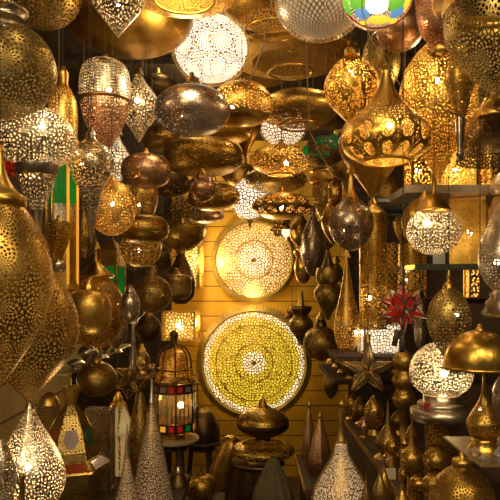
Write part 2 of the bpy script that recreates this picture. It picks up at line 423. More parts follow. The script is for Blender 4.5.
L('silver_goblet_lantern', 'lit silver filigree globe on a tapering funnel stem, left edge below the brass globe', 37, 1.5,
  [('shade', 'silver', 'web', 4.0, [(108, 6), (112, 20), (121, 31), (134, 38), (148, 38), (160, 29), (165, 21)]),
   ('collar', 'silver', None, 4, [(165, 21), (166, 21), (173, 20), (176, 17)], {'sharp': 1}),
   ('funnel', 'silver', 'web', 4.2, [(176, 18), (188, 15), (200, 10), (210, 6)]), ('stem', 'silver', None, 4, [(210, 6), (218, 4.5), (232, 4.5)], {'sharp': 1})],
  lit=(170, 38, 123, 4.5), lamp=((1, .72, .45), .42))
L('glass_globe_lantern', 'transparent silver globe lantern with a tapering tail left of the lit brass sphere', 91, 1.62,
  [('neck', 'silver', None, 4, [(134, 3), (140, 6), (143, 10)]), ('shade', 'silver', 'dots_open', 2.6, [(143, 10), (148, 17), (158, 22), (170, 22), (180, 17), (188, 12)]),
   ('tail', 'silver', 'pin', 2.2, [(188, 12), (200, 9), (214, 6), (230, 3), (242, 1)])], lit=(40, 80, 162, 2.2, (1, .5, .1)))
L('teardrop_lantern', 'small bright silver filigree teardrop lantern above the lit brass sphere', 118, 2.3,
  [('shade', 'silver', 'web', 3, [(134, 1), (142, 4), (152, 10), (163, 12), (174, 8), (180, 4)])], lamp=((1, .78, .5), .8))
L('globe_lantern', 'brass sphere lantern with a bright bulb showing through, left column at shoulder height', 112, 1.85,
  [('shade', 'brass', 'web_tight', 3.0, E(208, 28, 24, -90, 90, 16))], lit=(170, 111, 203, 2.6))
L('squat_globe_lantern', 'polished copper squat lantern left of the stacked brass squat lanterns', 146, 2.0,
  [('shade', 'copper', 'pin', 3, E(171, 17.5, 25, -90, 90, 14, .6))])
L('bowl_lantern', 'perforated brass cup lantern under the polished copper squat lantern', 141, 2.35,
  [('shade', 'brass', 'web_tight', 2.8, [(186, 15), (190, 17), (200, 17), (212, 14), (218, 10)])], lit=(30, 138, 204, 2))
L('squat_globe_lantern', 'brown brass squat lantern with a flattened base in the left column, below the copper one', 143, 2.1,
  [('shade', 'bronze', 'pin', 2.8, E(229, 14, 26, -90, 90, 14, .5))])
L('bowl_lantern', 'perforated brass bowl lantern directly beneath the brown flattened squat lantern', 141, 2.4,
  [('shade', 'brass', 'dots', 2.4, [(240, 19), (246, 21), (256, 19), (263, 14), (266, 8), (267, 1)])], lit=(30, 138, 250, 2))
L('squat_globe_lantern', 'wide dark brass squat lantern in the stack right below the smoked silver globe', 203, 2.55,
  [('shade', 'bronze', 'pin', 2.6, E(157, 20, 41, -90, 90, 16, .7))])
L('squat_globe_lantern', 'small dark squat lantern tucked left under the wide dark brass one', 172, 2.85,
  [('shade', 'dark', 'pin', 2.4, E(184, 13, 18, -90, 90, 12, .6))])
L('egg_lantern', 'small dark copper egg lantern hanging under the wide dark brass squat lantern', 202, 2.35,
  [('shade', 'copper', 'pin', 2.4, E(188, 14, 14, -80, 90, 12))])
L('squat_globe_lantern', 'medium brass squat lantern in the centre stack, left of the white lit disc', 214, 2.95,
  [('shade', 'brass', 'pin', 2.3, E(197, 14, 26, -90, 90, 14, .65))])
L('squat_globe_lantern', 'lowest small brass squat lantern of the centre stack against the yellow boards', 207, 3.55,
  [('shade', 'copper', 'pin', 2.2, E(215, 8, 17, -90, 90, 12, .65))])
L('cup_lantern', 'dark brass fluted cup lantern beneath the small dark squat lantern', 180, 3.3,
  [('shade', 'dark', 'dots', 2.4, [(200, 14), (208, 16), (220, 15), (224, 13)]), ('foot', 'gold', None, 4, [(224, 8), (228, 6)], {'sharp': 1})])
L('bowl_lantern', 'half-round brass bowl lantern with a flat top against the yellow board wall', 183, 3.1,
  [('shade', 'bronze', 'pin', 2.4, [(224, 4), (225, 20), (226, 24), (232, 24), (241, 20), (249, 10), (252, 1)])])
L('squat_globe_lantern', 'brass squat lantern partly hidden behind the smoked silver globe, left side', 163, 2.9,
  [('shade', 'bronze', 'pin', 2.6, E(139, 13, 22, -90, 90, 14, .7))])
L('squat_globe_lantern', 'brass squat lantern between the smoked silver globe and the golden dotted dome', 228, 2.75,
  [('shade', 'brass', 'pin', 2.6, E(131, 13, 24, -90, 90, 14, .7))])
L('dome_lantern', 'golden dotted dome lantern with a white hot bulb right of the smoked silver globe', 242, 2.3,
  [('shade', 'brass', 'dots', 2.5, [(84, 8), (86, 18), (92, 26), (102, 31), (112, 30), (116, 27)]), ('bowl', 'gold', None, 3, [(116, 27), (121, 22), (125, 8), (126, 1)])], lit=(200, 232, 104, 3.2))
L('pointed_lantern', 'brass drop lantern with a thin pointed tail between the domes at centre', 246, 3.0,
  [('shade', 'bronze', None, 2.5, [(118, 3), (122, 15), (132, 14), (142, 8), (152, 3), (164, 1)])])
L('globe_lantern', 'dark dotted globe lantern in the left column at the height of the lit box', 152, 2.3,
  [('neck', 'copper', None, 4, [(272, 5), (276, 5)], {'sharp': 1}), ('shade', 'antique', 'web_tight', 2.6, E(294, 19, 20, -78, 90, 14))])
L('globe_lantern', 'small dark egg lantern below the dark dotted globe, beside the yellow lit box', 148, 2.55,
  [('shade', 'dark', 'pin', 2.6, E(328, 14, 13, -90, 90, 12))])
L('globe_lantern', 'dark copper round lantern behind the perforated brass bowl, left column', 158, 2.75,
  [('shade', 'dark', 'pin', 2.6, E(257, 14, 14, -90, 90, 12))])
L('barrel_lantern', 'dark brass drum lantern right of the dark dotted globe', 176, 2.65,
  [('shade', 'antique', 'pin', 2.6, [(274, 8), (277, 15), (286, 15.5), (296, 14), (300, 6)])])
L('cone_lantern', 'dark leaning cone lantern in front of the glowing amber column', 181, 2.95,
  [('shade', 'dark', 'pin', 2.6, [(252, 2), (264, 8), (280, 14), (296, 13), (304, 5)])])
L('globe_lantern', 'small silvery ball lantern left of the dark dotted globe', 130, 2.05,
  [('shade', 'silver', 'pin', 2.4, E(306, 16, 10, -90, 90, 12))])
L('globe_lantern', 'small silvery bell lantern below the small silvery ball lantern', 119, 2.45,
  [('shade', 'silver', 'pin', 2.4, [(316, 3), (320, 7), (330, 9), (340, 7), (344, 3)])])
L('bottle_lantern', 'thin silver drop lantern hanging beside the small dark egg lantern', 133, 2.25,
  [('shade', 'silver', 'pin', 2.4, [(322, 1), (330, 2), (345, 2.5), (360, 3.6), (370, 2.5)])])

# ---------------------------------------------------------------- left foreground
L('bell_lantern', 'huge foreground brass filigree lantern on the left edge with a ringed cone neck', 0, 1.15,
  [('neck', 'brass', None, 4, [(150, 3), (168, 5), (182, 10), (191, 17), (196, 24)]), ('band', 'gold', None, 4, [(196, 24), (197, 25.5), (206, 25.5), (207, 23)], {'sharp': 1}),
   ('shade', 'brass', 'rosette', 4.8, [(207, 24), (222, 35), (240, 44), (262, 50), (290, 51), (320, 43), (350, 27), (372, 12), (385, 1)])])
L('teardrop_lantern', 'large pointed brass filigree teardrop lantern, its tip touching the lit silver one below', 28, 1.42,
  [('shade', 'brass', 'rosette', 4.8, [(240, 6), (256, 16), (272, 26), (292, 40), (312, 48), (332, 50), (350, 46), (368, 33), (386, 16), (398, 4), (403, .4)])])
L('barrel_lantern', 'fine-dotted brass barrel lantern in front of the filigree globe, left side', 89, 1.75,
  [('neck', 'gold', None, 4, [(284, 6), (286, 7), (291, 7)], {'sharp': 1}), ('shade', 'brass', 'pin', 2.3, E(312, 23, 22.5, -74, 74, 14, .55))])
L('globe_lantern', 'round brass filigree globe lantern with a golden conical lid, left side', 96, 2.2,
  [('lid', 'gold', None, 4, [(248, 1), (258, 2.5), (264, 5), (270, 12), (276, 18), (278, 15)]), ('shade', 'brass', 'web_tight', 3.4, E(312, 37, 29, -72, 90, 16))], lit=(12, 88, 290, 2.5, (1, .35, .05)))
L('goblet_lantern', 'golden glass cup lantern below the green pane of the tall lantern', 59, 1.62,
  [('shade', 'gold', 'pin', 2.6, [(222, 12), (232, 11), (244, 9), (254, 5), (260, 3)]), ('tail', 'silver', None, 2.6, [(260, 3), (263, 7), (270, 6), (272, 1)])])
L('teardrop_lantern', 'dark dotted drop lantern in the shade between the cup lantern and the lit brass sphere', 84, 2.0,
  [('shade', 'antique', 'web_tight', 2.8, [(208, 2), (220, 7), (236, 12), (248, 11), (258, 4)])])

# ---------------------------------------------------------------- top centre and right
L('bowl_lantern', 'large golden dotted bowl lantern cut by the top edge right of the white globe', 272, 2.0,
  [('shade', 'gold', 'dots', 2.4, E(0, 34, 52, -90, 62, 16, .8))], rim=(30.5, 27, 2))
L('globe_lantern', 'big silver mirrored globe lantern with lattice pattern at top centre', 321, 1.7,
  [('shade', 'silver', 'lattice', 3.4, E(-2, 47, 47, -90, 90, 20))], lamp=((1, .62, .30), .16))
L('disc_lantern', 'very wide flat brass dotted disc lantern under the silver mirrored globe', 290, 2.95,
  [('shade', 'bronze', 'dots', 2.6, E(56, 18, 62, -90, 66, 16, .55))], rim=(72, 22, 2))
L('squat_globe_lantern', 'smooth brass squat lantern hanging under the very wide disc at centre', 299, 2.62,
  [('shade', 'brass', 'pin', 2.6, E(109, 19, 39, -90, 72, 16, .6))], rim=(126, 20, 2))
L('swirl_lantern', 'lit golden lantern with twisted spiral ribs, left of the large medallion lantern', 352, 1.9,
  [('neck', 'brass', None, 4, [(43, 3), (47, 4), (49, 7), (55, 7.5), (57, 6)]), ('shade', 'gold', 'swirl', 2.7, [(57, 8), (66, 18), (78, 26), (90, 28), (104, 22), (116, 11), (126, 2)])], lit=(150, 352, 70, 3), lamp=((1, .55, .12), .22))
L('globe_lantern', 'coppery dotted globe lantern behind the coloured glass lantern at the top', 400, 2.0,
  [('shade', 'copper', 'pin', 2.8, E(28, 25, 24, -90, 90, 14))])
L('egg_lantern', 'dark dotted brass egg lantern between the swirl lantern and the big lit filigree one', 381, 2.3,
  [('shade', 'antique', 'web_tight', 3, E(62, 32, 19, -90, 90, 14))])
L('egg_lantern', 'coppery brass egg lantern with a reddish glow at the top right', 440, 1.55,
  [('shade', 'copper', 'web_tight', 3.6, E(2, 47, 24, -90, 76, 16)), ('neck', 'brass', None, 4, [(47, 8), (51, 10), (54, 8)], {'sharp': 1})], lit=(30, 428, 20, 3, (1, .22, .04)))
L('pointed_lantern', 'slim tapering brass lantern with a silver tip in front of the big lit one', 460, 1.4,
  [('neck', 'gold', None, 4, [(50, 10), (58, 10), (59, 8)], {'sharp': 1}), ('shade', 'brass', 'web_tight', 3.4, [(58, 8), (66, 14), (80, 15), (95, 11), (110, 7), (118, 5)]),
   ('tip', 'silver', None, 4, [(118, 5), (135, 4), (150, 2.6), (153, 4), (158, 3), (162, .5)])])
L('teardrop_lantern', 'big lit golden filigree lantern ending in a point, hanging right of the medallion lantern', 438, 1.9,
  [('shade', 'gold', 'web', 3.6, [(42, 10), (54, 22), (70, 33), (90, 38), (110, 36), (130, 28), (150, 17), (168, 8), (182, 1)])], lit=(260, 441, 76, 4), lamp=((1, .50, .08), .22))
L('basin_lantern', 'huge brass filigree bowl lantern with a thick flange at the top right corner', 507, 1.15,
  [('flange', 'brass', None, 4, [(-14, 66), (-12, 71), (-4, 71), (-1, 62), (4, 63), (10, 61)], {'sharp': 1, 'seg': 64}), ('shade', 'olive', 'rosette', 4.8, [(8, 60), (24, 61), (44, 56), (64, 43), (80, 28), (92, 12), (96, 4)]),
   ('foot', 'brass', None, 4, [(95, 14), (100, 20), (104, 20), (108, 12)], {'sharp': 1})])
L('bell_lantern', 'dark bell-shaped lantern with a brass ring top at the right edge below the huge bowl', 494, 1.75,
  [('lid', 'brass', None, 4, [(98, 9), (104, 12), (110, 16), (117, 17), (118, 15)]), ('shade', 'dark', 'web_tight', 3.4, [(118, 14), (130, 21), (144, 30), (158, 36), (162, 36)])])
L('medallion_lantern', 'large onion-shaped brass lantern with oval medallions and a glowing open base', 386, 1.6,
  [('neck', 'brass', None, 4, [(68, 7), (72, 5), (80, 6), (92, 10), (102, 16)]), ('shoulder', 'brass', 'pin', 2.6, [(102, 16), (112, 25), (122, 36), (128, 41)]),
   ('shade', 'gold', 'medallion', 2.7, [(128, 41), (136, 44), (144, 44), (152, 40), (158, 32), (162, 23)])], lit=(110, 393, 122, 3.6), rim=(162, 23, 1.8), lamp=None)
L('pointed_lantern', 'unlit brass cone lantern narrowing to a point behind the medallion lantern', 372, 2.2,
  [('shade', 'bronze', 'pin', 2.6, [(108, 10), (122, 26), (142, 33), (158, 29), (174, 18), (188, 8), (198, 1)])])
L('vase_lantern', 'smoked brass bulb vase lantern with a long thin neck right of centre', 351, 2.15,
  [('neck', 'brass', None, 4, [(172, 1.5), (179, 2.6), (190, 4), (198, 7)]), ('shade', 'smoke', 'pin', 2.6, [(198, 7), (206, 15), (216, 21), (228, 22), (240, 17), (248, 9), (251, 2)])], lit=(14, 345, 230, 1.4, (1, .45, .08)))
L('cylinder_lantern', 'tall perforated brass cylinder lantern with a domed lid and white bulb', 373, 2.45,
  [('lid', 'brass', None, 4, [(203, 2), (206, 6), (210, 10), (214, 13.5)]), ('shade', 'gold', 'dots', 2.5, [(214, 13.6), (240, 13.6), (270, 13.6), (300, 13.6), (328, 13.6)], {'sharp': 1})], lit=(150, 370, 298, 3.4), rim=(328, 13.6, 1.5), lamp=((1, .55, .1), .12))
L('globe_lantern', 'bright silver dotted globe lantern with a brass bell cap, right of centre', 434, 1.7,
  [('cap_bell', 'bronze', None, 4, [(180, 1.8), (192, 2.2), (195, 6), (200, 11), (205, 14), (210, 16.5), (211, 15)]), ('shade', 'silver', 'web_open', 3.3, E(231, 24.5, 27, -56, 90, 16))], cap=False, lit=(230, 429, 222, 4.4), lamp=((1, .70, .38), .65))
L('crescent_lantern', 'dull brass round lantern directly behind the bright silver dotted globe', 424, 2.05,
  [('shade', 'bronze', None, 4, E(222, 25, 22, -90, 90, 14))])
L('egg_lantern', 'tall silver and brass egg lantern cut by the right edge at shoulder height', 505, 1.4,
  [('neck', 'silver', None, 4, [(160, 3), (180, 4), (200, 6), (212, 11)]), ('shade', 'silver', 'web', 3.4, [(212, 11), (228, 18), (244, 24), (262, 26), (278, 21), (290, 12)]),
   ('base', 'silver', None, 4, [(290, 10), (294, 15), (298, 14), (302, 19), (306, 18), (314, 23), (317, 20)], {'sharp': 1})], lit=(18, 500, 262, 4), lamp=((1, .62, .3), .2))
L('egg_lantern', 'brass filigree egg lantern with a pointed base hanging in front of the right glass shelf', 449, 1.6,
  [('finial', 'brass', None, 4, [(270, 1), (276, 2), (280, 1.5), (284, 5), (288, 6)]), ('shade', 'olive', 'web', 3.4, [(288, 6), (296, 14), (308, 20), (324, 21), (340, 16), (354, 7), (362, 1)])], cap=False, lit=(18, 459, 315, 2.5))
L('dome_lampshade', 'shiny smooth brass dome shade with a rolled rim at the right edge', 480, 1.35,
  [('shade', 'gold', None, 4, [(330, 2), (332, 12), (338, 22), (346, 30), (356, 34), (366, 35)]), ('rim', 'gold', None, 4, [(366, 35), (366, 36.5), (369, 36.5), (369, 34)], {'sharp': 1})])
L('teardrop_lantern', 'long slender lit brass teardrop lantern left of the tall cylinder lantern', 347, 2.62,
  [('shade', 'brass', 'web_tight', 2.7, [(256, 1), (264, 2), (276, 4), (294, 7), (312, 11), (330, 13), (342, 11), (350, 7)])], lit=(150, 357, 333, 3.2, (1, .8, .55)))
# centre
L('globe_lantern', 'bright white lit lens lantern just above the smaller wall tray', 250, 3.7,
  [('shade', 'antique', 'web_open', 3.2, E(199, 22, 20, -90, 90, 16)), ('finial', 'dark', None, 4, [(220, 3), (224, 1.5), (229, .4)])], lamp=((1, .84, .64), 1.4))
L('disc_lantern', 'lit brass disc lantern with a band of round medallions above the wall tray', 282, 3.05,
  [('shade', 'gold', None, 3, E(206, 14, 30, -90, -40, 6)), ('band', 'antique', 'medallion_open', 2.0, E(206, 14, 30, -40, 42, 10)), ('bowl', 'gold', None, 3, E(206, 14, 30, 42, 90, 6))], lit=(130, 282, 206, 3.2))
L('disc_lantern', 'silvery dotted disc lantern between the lit golden disc and the medallion disc', 276, 3.35,
  [('shade', 'antique', 'dots', 2.3, E(180, 13, 31, -90, 90, 14, .8))])
L('disc_lantern', 'golden dotted disc lantern with a bulb and open underside, centre of the stack', 281, 2.95,
  [('shade', 'brass', 'dots', 2.4, E(160, 16, 31, -90, 68, 14, .85))], lit=(110, 287, 161, 3), rim=(175, 12.5, 1.6), lamp=None)
L('globe_lantern', 'white lit dotted globe half hidden under the smooth brass squat lantern', 283, 3.46,
  [('shade', 'antique', 'web_open', 2.8, E(126, 23, 24, -90, 90, 16))], lamp=((1, .78, .50), 1.2))
L('urn_lantern', 'brass urn lantern with a ringed collar right of the golden discs', 326, 3.0,
  [('lid', 'antique', None, 4, [(164, 3), (168, 12), (170, 14)]), ('collar', 'brass', None, 4, [(172, 16), (175, 18), (178, 16), (181, 17), (184, 14)], {'sharp': 1}), ('shade', 'antique', 'web_tight', 2.6, [(184, 13), (196, 14), (208, 11), (220, 5), (228, 1)])])
L('bottle_lantern', 'brass bottle lantern with a perforated square-shouldered neck left of the bulb vase', 335, 2.85,
  [('neck', 'gold', 'pin', 2.4, [(184, 6), (185, 7), (200, 7), (201, 6)], {'sharp': 1}), ('shade', 'bronze', 'pin', 3, [(201, 6), (210, 12), (222, 14), (234, 10), (244, 3)])])
L('egg_lantern', 'dark silver elongated egg lantern left of the bulb vase lantern', 313, 3.35,
  [('shade', 'smoke', 'pin', 2.4, [(212, 1), (222, 6), (236, 11), (252, 12.5), (266, 9), (276, 3)])])
L('egg_lantern', 'tall dark perforated oval lantern behind the brass cone near the centre', 346, 3.28,
  [('shade', 'antique', 'dots', 2.4, [(128, 2), (138, 10), (154, 14), (170, 13), (184, 6), (192, 1)])])
L('urn_lantern', 'ringed dark brass urn lantern above the round dark ball, right of the wall trays', 328, 3.0,
  [('finial', 'dark', None, 4, [(248, .6), (258, 3), (268, 7)]), ('collar', 'antique', None, 4, [(268, 11), (271, 12), (280, 12), (284, 9)], {'sharp': 1}), ('shade', 'antique', 'pin', 2.6, [(284, 10), (292, 14), (302, 11), (312, 5), (320, 1)])], cap=False)
L('globe_lantern', 'round dark brass ball lantern hanging just right of the large wall tray', 321, 3.2,
  [('cap_bell', 'dark', None, 4, [(318, 3), (322, 5), (326, 6)]), ('shade', 'antique', 'pin', 2.6, E(343, 17.5, 17.5, -76, 90, 14))])
L('urn_lantern', 'small brass urn lantern with a flared star collar between the two wall trays', 301, 3.7,
  [('neck', 'brass', None, 4, [(291, 2), (300, 2.5), (306, 4)]), ('collar', 'antique', None, 4, [(306, 12), (309, 12), (316, 7)], {'sharp': 1, 'facet': 6}), ('shade', 'antique', 'pin', 2.6, [(316, 7), (322, 12), (330, 11), (338, 5), (345, 2)])], cap=False)
L('globe_lantern', 'small dark ball lantern tucked behind the ringed urn lantern', 340, 3.45,
  [('shade', 'dark', 'pin', 2.6, E(299, 11, 9, -90, 90, 12))])
L('globe_lantern', 'golden brass sliver of a lantern glowing right of the smaller wall tray', 303, 3.8,
  [('lid', 'gold', None, 4, [(247, 4), (250, 9), (254, 9), (258, 7)]), ('shade', 'gold', None, 4, [(258, 7), (268, 9), (280, 6), (284, 1)])])
L('globe_lantern', 'tiny brass globe lantern between the green glass lantern and the brass cone', 341, 3.5,
  [('shade', 'brass', None, 4, E(133, 10, 7, -90, 90, 10))])
L('globe_lantern', 'dull brass lantern above the ringed urn, right of the medallion disc', 300, 3.5,
  [('shade', 'bronze', None, 4, [(218, 4), (226, 10), (238, 10), (246, 3)])])
# filling in behind, upper area
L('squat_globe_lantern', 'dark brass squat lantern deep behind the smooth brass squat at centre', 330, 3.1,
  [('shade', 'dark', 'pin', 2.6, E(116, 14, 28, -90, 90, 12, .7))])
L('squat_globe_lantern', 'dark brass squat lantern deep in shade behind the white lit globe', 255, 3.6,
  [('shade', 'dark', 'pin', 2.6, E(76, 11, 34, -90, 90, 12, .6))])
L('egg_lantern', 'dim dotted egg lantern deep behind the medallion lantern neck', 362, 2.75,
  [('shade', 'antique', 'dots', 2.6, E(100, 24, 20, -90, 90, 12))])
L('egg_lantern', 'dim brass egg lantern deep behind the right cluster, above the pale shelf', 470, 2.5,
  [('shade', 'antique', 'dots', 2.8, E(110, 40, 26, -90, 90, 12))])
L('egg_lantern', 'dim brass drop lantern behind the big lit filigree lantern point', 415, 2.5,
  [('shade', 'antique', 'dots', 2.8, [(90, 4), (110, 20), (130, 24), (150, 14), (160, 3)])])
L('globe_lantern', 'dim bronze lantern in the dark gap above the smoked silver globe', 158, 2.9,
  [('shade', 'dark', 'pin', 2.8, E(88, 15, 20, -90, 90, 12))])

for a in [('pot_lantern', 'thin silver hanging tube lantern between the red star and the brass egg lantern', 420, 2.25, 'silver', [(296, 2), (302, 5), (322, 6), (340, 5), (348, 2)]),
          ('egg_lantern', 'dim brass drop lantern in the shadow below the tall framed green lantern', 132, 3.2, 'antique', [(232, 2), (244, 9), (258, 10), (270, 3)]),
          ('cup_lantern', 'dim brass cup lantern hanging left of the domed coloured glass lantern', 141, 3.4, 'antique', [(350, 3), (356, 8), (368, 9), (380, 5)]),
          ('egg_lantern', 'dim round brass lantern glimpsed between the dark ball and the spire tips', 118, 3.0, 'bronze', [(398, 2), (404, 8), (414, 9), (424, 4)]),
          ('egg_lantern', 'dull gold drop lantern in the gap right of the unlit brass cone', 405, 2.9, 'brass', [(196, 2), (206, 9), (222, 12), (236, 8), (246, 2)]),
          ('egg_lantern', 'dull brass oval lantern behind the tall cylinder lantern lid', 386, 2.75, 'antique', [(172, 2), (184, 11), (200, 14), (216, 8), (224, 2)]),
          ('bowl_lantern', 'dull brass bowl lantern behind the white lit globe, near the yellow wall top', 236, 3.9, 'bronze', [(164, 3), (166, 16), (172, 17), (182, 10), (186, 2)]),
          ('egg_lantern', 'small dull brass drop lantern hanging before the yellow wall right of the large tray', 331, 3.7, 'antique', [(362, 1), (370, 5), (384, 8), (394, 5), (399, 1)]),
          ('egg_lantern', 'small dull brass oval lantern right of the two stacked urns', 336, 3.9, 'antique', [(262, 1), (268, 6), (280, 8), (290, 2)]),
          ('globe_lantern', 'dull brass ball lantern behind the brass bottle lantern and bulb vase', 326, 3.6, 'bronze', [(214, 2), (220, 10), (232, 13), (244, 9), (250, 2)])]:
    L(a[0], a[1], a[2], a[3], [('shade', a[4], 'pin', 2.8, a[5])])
# ---------------------------------------------------------------- framed glass lanterns, boxes, stars
def prism_part(name, mat, parent, prof, sides, rot=0., cell=None, sx=1., sy=1.):
    """faceted shell, prof (z, r) top to bottom"""
    vs = []; fs = []; uv = []; n = len(prof); arc = 0; c = cell or .02
    for z, r in prof:
        for j in range(sides):
            a = rot + 2 * PI * j / sides; vs.append((r * sx * math.sin(a), -r * sy * math.cos(a), z))
    v0 = 0
    for i in range(n - 1):
        h = math.hypot(prof[i][0] - prof[i + 1][0], prof[i][1] - prof[i + 1][1]) / c
        for j in range(sides):
            k = (j + 1) % sides; A, B, C_, D = i * sides + j, (i + 1) * sides + j, (i + 1) * sides + k, i * sides + k
            fs.append((A, B, C_, D))
            w0 = (Vector(vs[A]) - Vector(vs[D])).length / c; w1 = (Vector(vs[B]) - Vector(vs[C_])).length / c; m = j * 11.3
            uv += [(m - w0 / 2, -v0), (m - w1 / 2, -v0 - h), (m + w1 / 2, -v0 - h), (m + w0 / 2, -v0)]
        v0 += h
    return mesh_obj(name, vs, fs, mat, parent, uv, smooth=False)

def pane_mat(name, col, s):
    return plain(name, col, .15, emit=col, strength=s, coat=.6)
RED = pane_mat('red_glass', (.55, .02, .015), .25); GREEN = pane_mat('green_glass', (.005, .28, .03), .16)
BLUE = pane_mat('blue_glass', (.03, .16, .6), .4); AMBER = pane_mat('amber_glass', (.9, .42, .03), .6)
CLEAR = plain('clear_pane', (1, .9, .7), .08, trans=.92)
CREAM = pane_mat('cream_glass', (.95, .72, .36), 1.2)
DRED = plain('dark_red_glass', (.30, .05, .015), .2, coat=.6); DGREEN = plain('dark_green_glass', (.03, .12, .05), .2, coat=.6); MAUVE = plain('mauve_glass', (.42, .32, .32), .2, coat=.6)
DKGREEN = plain('deep_green_glass', (.02, .14, .05), .12, coat=.7)

def quad(name, a, b, c, d, mat, parent, th=.002):
    a, b, c, d = map(Vector, (a, b, c, d)); n = (b - a).cross(d - a).normalized() * th
    vs = [a, b, c, d, a + n, b + n, c + n, d + n]
    return mesh_obj(name, vs, [(0, 1, 2, 3), (7, 6, 5, 4), (0, 4, 5, 1), (1, 5, 6, 2), (2, 6, 7, 3), (3, 7, 4, 0)], mat, parent, smooth=False)

# tall lantern with green panes
d = 1.86; k = d / F
t = empty('tall_lantern', W(62, 292, d), 'tall framed lantern with a green glass pane and glowing amber corners, left side', 'lantern')
zz = lambda y: (292 - y) * k
def rp(r, a, z): return (r * math.sin(a), -r * math.cos(a), z)
ro = -.36; rr = 15 * k
for j in range(6):
    a0 = ro + 2 * PI * j / 6; a1 = ro + 2 * PI * (j + 1) / 6
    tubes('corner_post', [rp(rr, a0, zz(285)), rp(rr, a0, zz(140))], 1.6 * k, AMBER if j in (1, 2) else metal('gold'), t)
    p = lambda y, s: Vector(rp(rr * .97, a0, zz(y))).lerp(Vector(rp(rr * .97, a1, zz(y))), s)
    quad('glass_pane', p(205, .08), p(205, .92), p(150, .92), p(150, .08), GREEN, t, .001)
prism_part('filigree_panel', metal('silver', 'rosette'), t, [(zz(205), rr), (zz(226), rr)], 6, ro, 2.4 * k)
prism_part('lower_panel', metal('gold', 'web_tight'), t, [(zz(226), rr), (zz(284), rr)], 6, ro, 2.6 * k)
prism_part('base', metal('gold'), t, [(zz(284), rr * 1.1), (zz(290), rr * 1.1), (zz(292), rr * .8)], 6, ro)
prism_part('roof', metal('gold', 'web_tight'), t, [(zz(112), 1.5 * k), (zz(122), 9 * k), (zz(140), rr * 1.06), (zz(150), rr * 1.06)], 6, ro, 2.6 * k)
tubes('cord', [(0, 0, zz(112)), (0, 0, CEIL - t.location.z)], .0016, CORD, t)

def small_box_lantern(label, x, y0, y1, hw, d, pane, rot=.4, base=True, pat='web_tight', mt='brass'):
    k = d / F; H = (y1 - y0) * k; r = hw * k * 1.12
    t = empty('box_lantern', W(x, y1, d), label, 'lantern')
    prism_part('roof', metal(mt, pat), t, [(H, .1 * k), (H * .93, 2 * k), (H * .78, r * 1.05), (H * .74, r * 1.05)], 4, rot, 2.6 * k)
    prism_part('upper_panel', metal(mt, pat), t, [(H * .74, r * .95), (H * .55, r * .95)], 4, rot, 2.6 * k)
    for j in range(4):
        a0 = rot + PI / 2 * j; a1 = a0 + PI / 2
        P = lambda z, s: Vector(rp(r * .92, a0, z)).lerp(Vector(rp(r * .92, a1, z)), s)
        m = pane[j % len(pane)]
        quad('glass_pane', P(H * .12, .12), P(H * .12, .88), P(H * .55, .88), P(H * .55, .12), m, t, .001)
        tubes('corner_post', [rp(r * .95, a0, 0.01), rp(r * .95, a0, H * .75)], .9 * k, metal(mt), t)
    prism_part('base', metal(mt), t, [(H * .12, r), (0.004, r), (0, r * .9), (0, .001)], 4, rot)
    return t
b = small_box_lantern('small lantern with green and red panes hanging between the filigree globe and the dark globe', 113, 236, 304, 12, 2.75, [GREEN, DRED, DRED, GREEN], .5)
tubes('cord', [(0, 0, 68 * 2.75 / F - .003), (0, 0, CEIL - b.location.z)], .002, CORD, b)

# stained glass dome
d = 1.5; k = d / F
t = empty('stained_glass_lantern', W(377, 28, d), 'round lantern of green, blue and yellow glass ovals cut by the top edge', 'lantern')
RS = 37 * k; cz = 37 * k
lathe('shade', [(cz + RS * math.cos(a), max(.0002, RS * math.sin(a))) for a in [PI * i / 20 for i in range(21)]], metal('silver', 'dots'), t, cell=2.4 * k)
lathe('glow_liner', [(cz + .9 * RS * math.cos(a), max(.0002, .9 * RS * math.sin(a))) for a in [PI * i / 14 for i in range(15)]], glow((1, .75, .45), .9), t, seg=24)  # emissive inner ball added to light the dome from within
cols = {'g': pane_mat('lit_green_glass', (.25, .75, .08), .55), 'b': pane_mat('lit_blue_glass', (.18, .45, .85), .6), 'y': pane_mat('lit_yellow_glass', (1, .72, .05), .9), 'w': pane_mat('lit_cream_glass', (1, .92, .6), 1.6)}
def cap_oval(cx, cy, w, h, m, ang):
    # oval glass set on the shade, seen from the front at that place
    O = Vector((0, 0, CZ)) - (t.location + Vector((0, 0, cz))); D = Vector(((cx - 250) / F, 1, (HY - cy) / F)).normalized()
    b_ = O.dot(D); q_ = b_ * b_ - (O.dot(O) - RS * RS)
    c = O + D * (-b_ - math.sqrt(max(0, q_))); nrm = c.normalized()
    u = nrm.cross(Vector((0, 0, 1))).normalized(); v = u.cross(nrm)
    ca, sa = math.cos(ang), math.sin(ang); u, v = u * ca + v * sa, v * ca - u * sa
    vs = []; fs = []
    for i, q in enumerate((0.001, .5, .85, 1.)):
        for j in range(20):
            a = 2 * PI * j / 20; p = c + u * (1.25 * w * k * q * math.cos(a)) + v * (1.25 * h * k * q * math.sin(a))
            p = p.normalized() * (RS * (1.045 - .04 * q * q)); vs.append(p + Vector((0, 0, cz)))
    for i in range(3):
        for j in range(20): fs.append((i * 20 + j, i * 20 + (j + 1) % 20, (i + 1) * 20 + (j + 1) % 20, (i + 1) * 20 + j))
    mesh_obj('glass_oval', vs, fs, m, t)
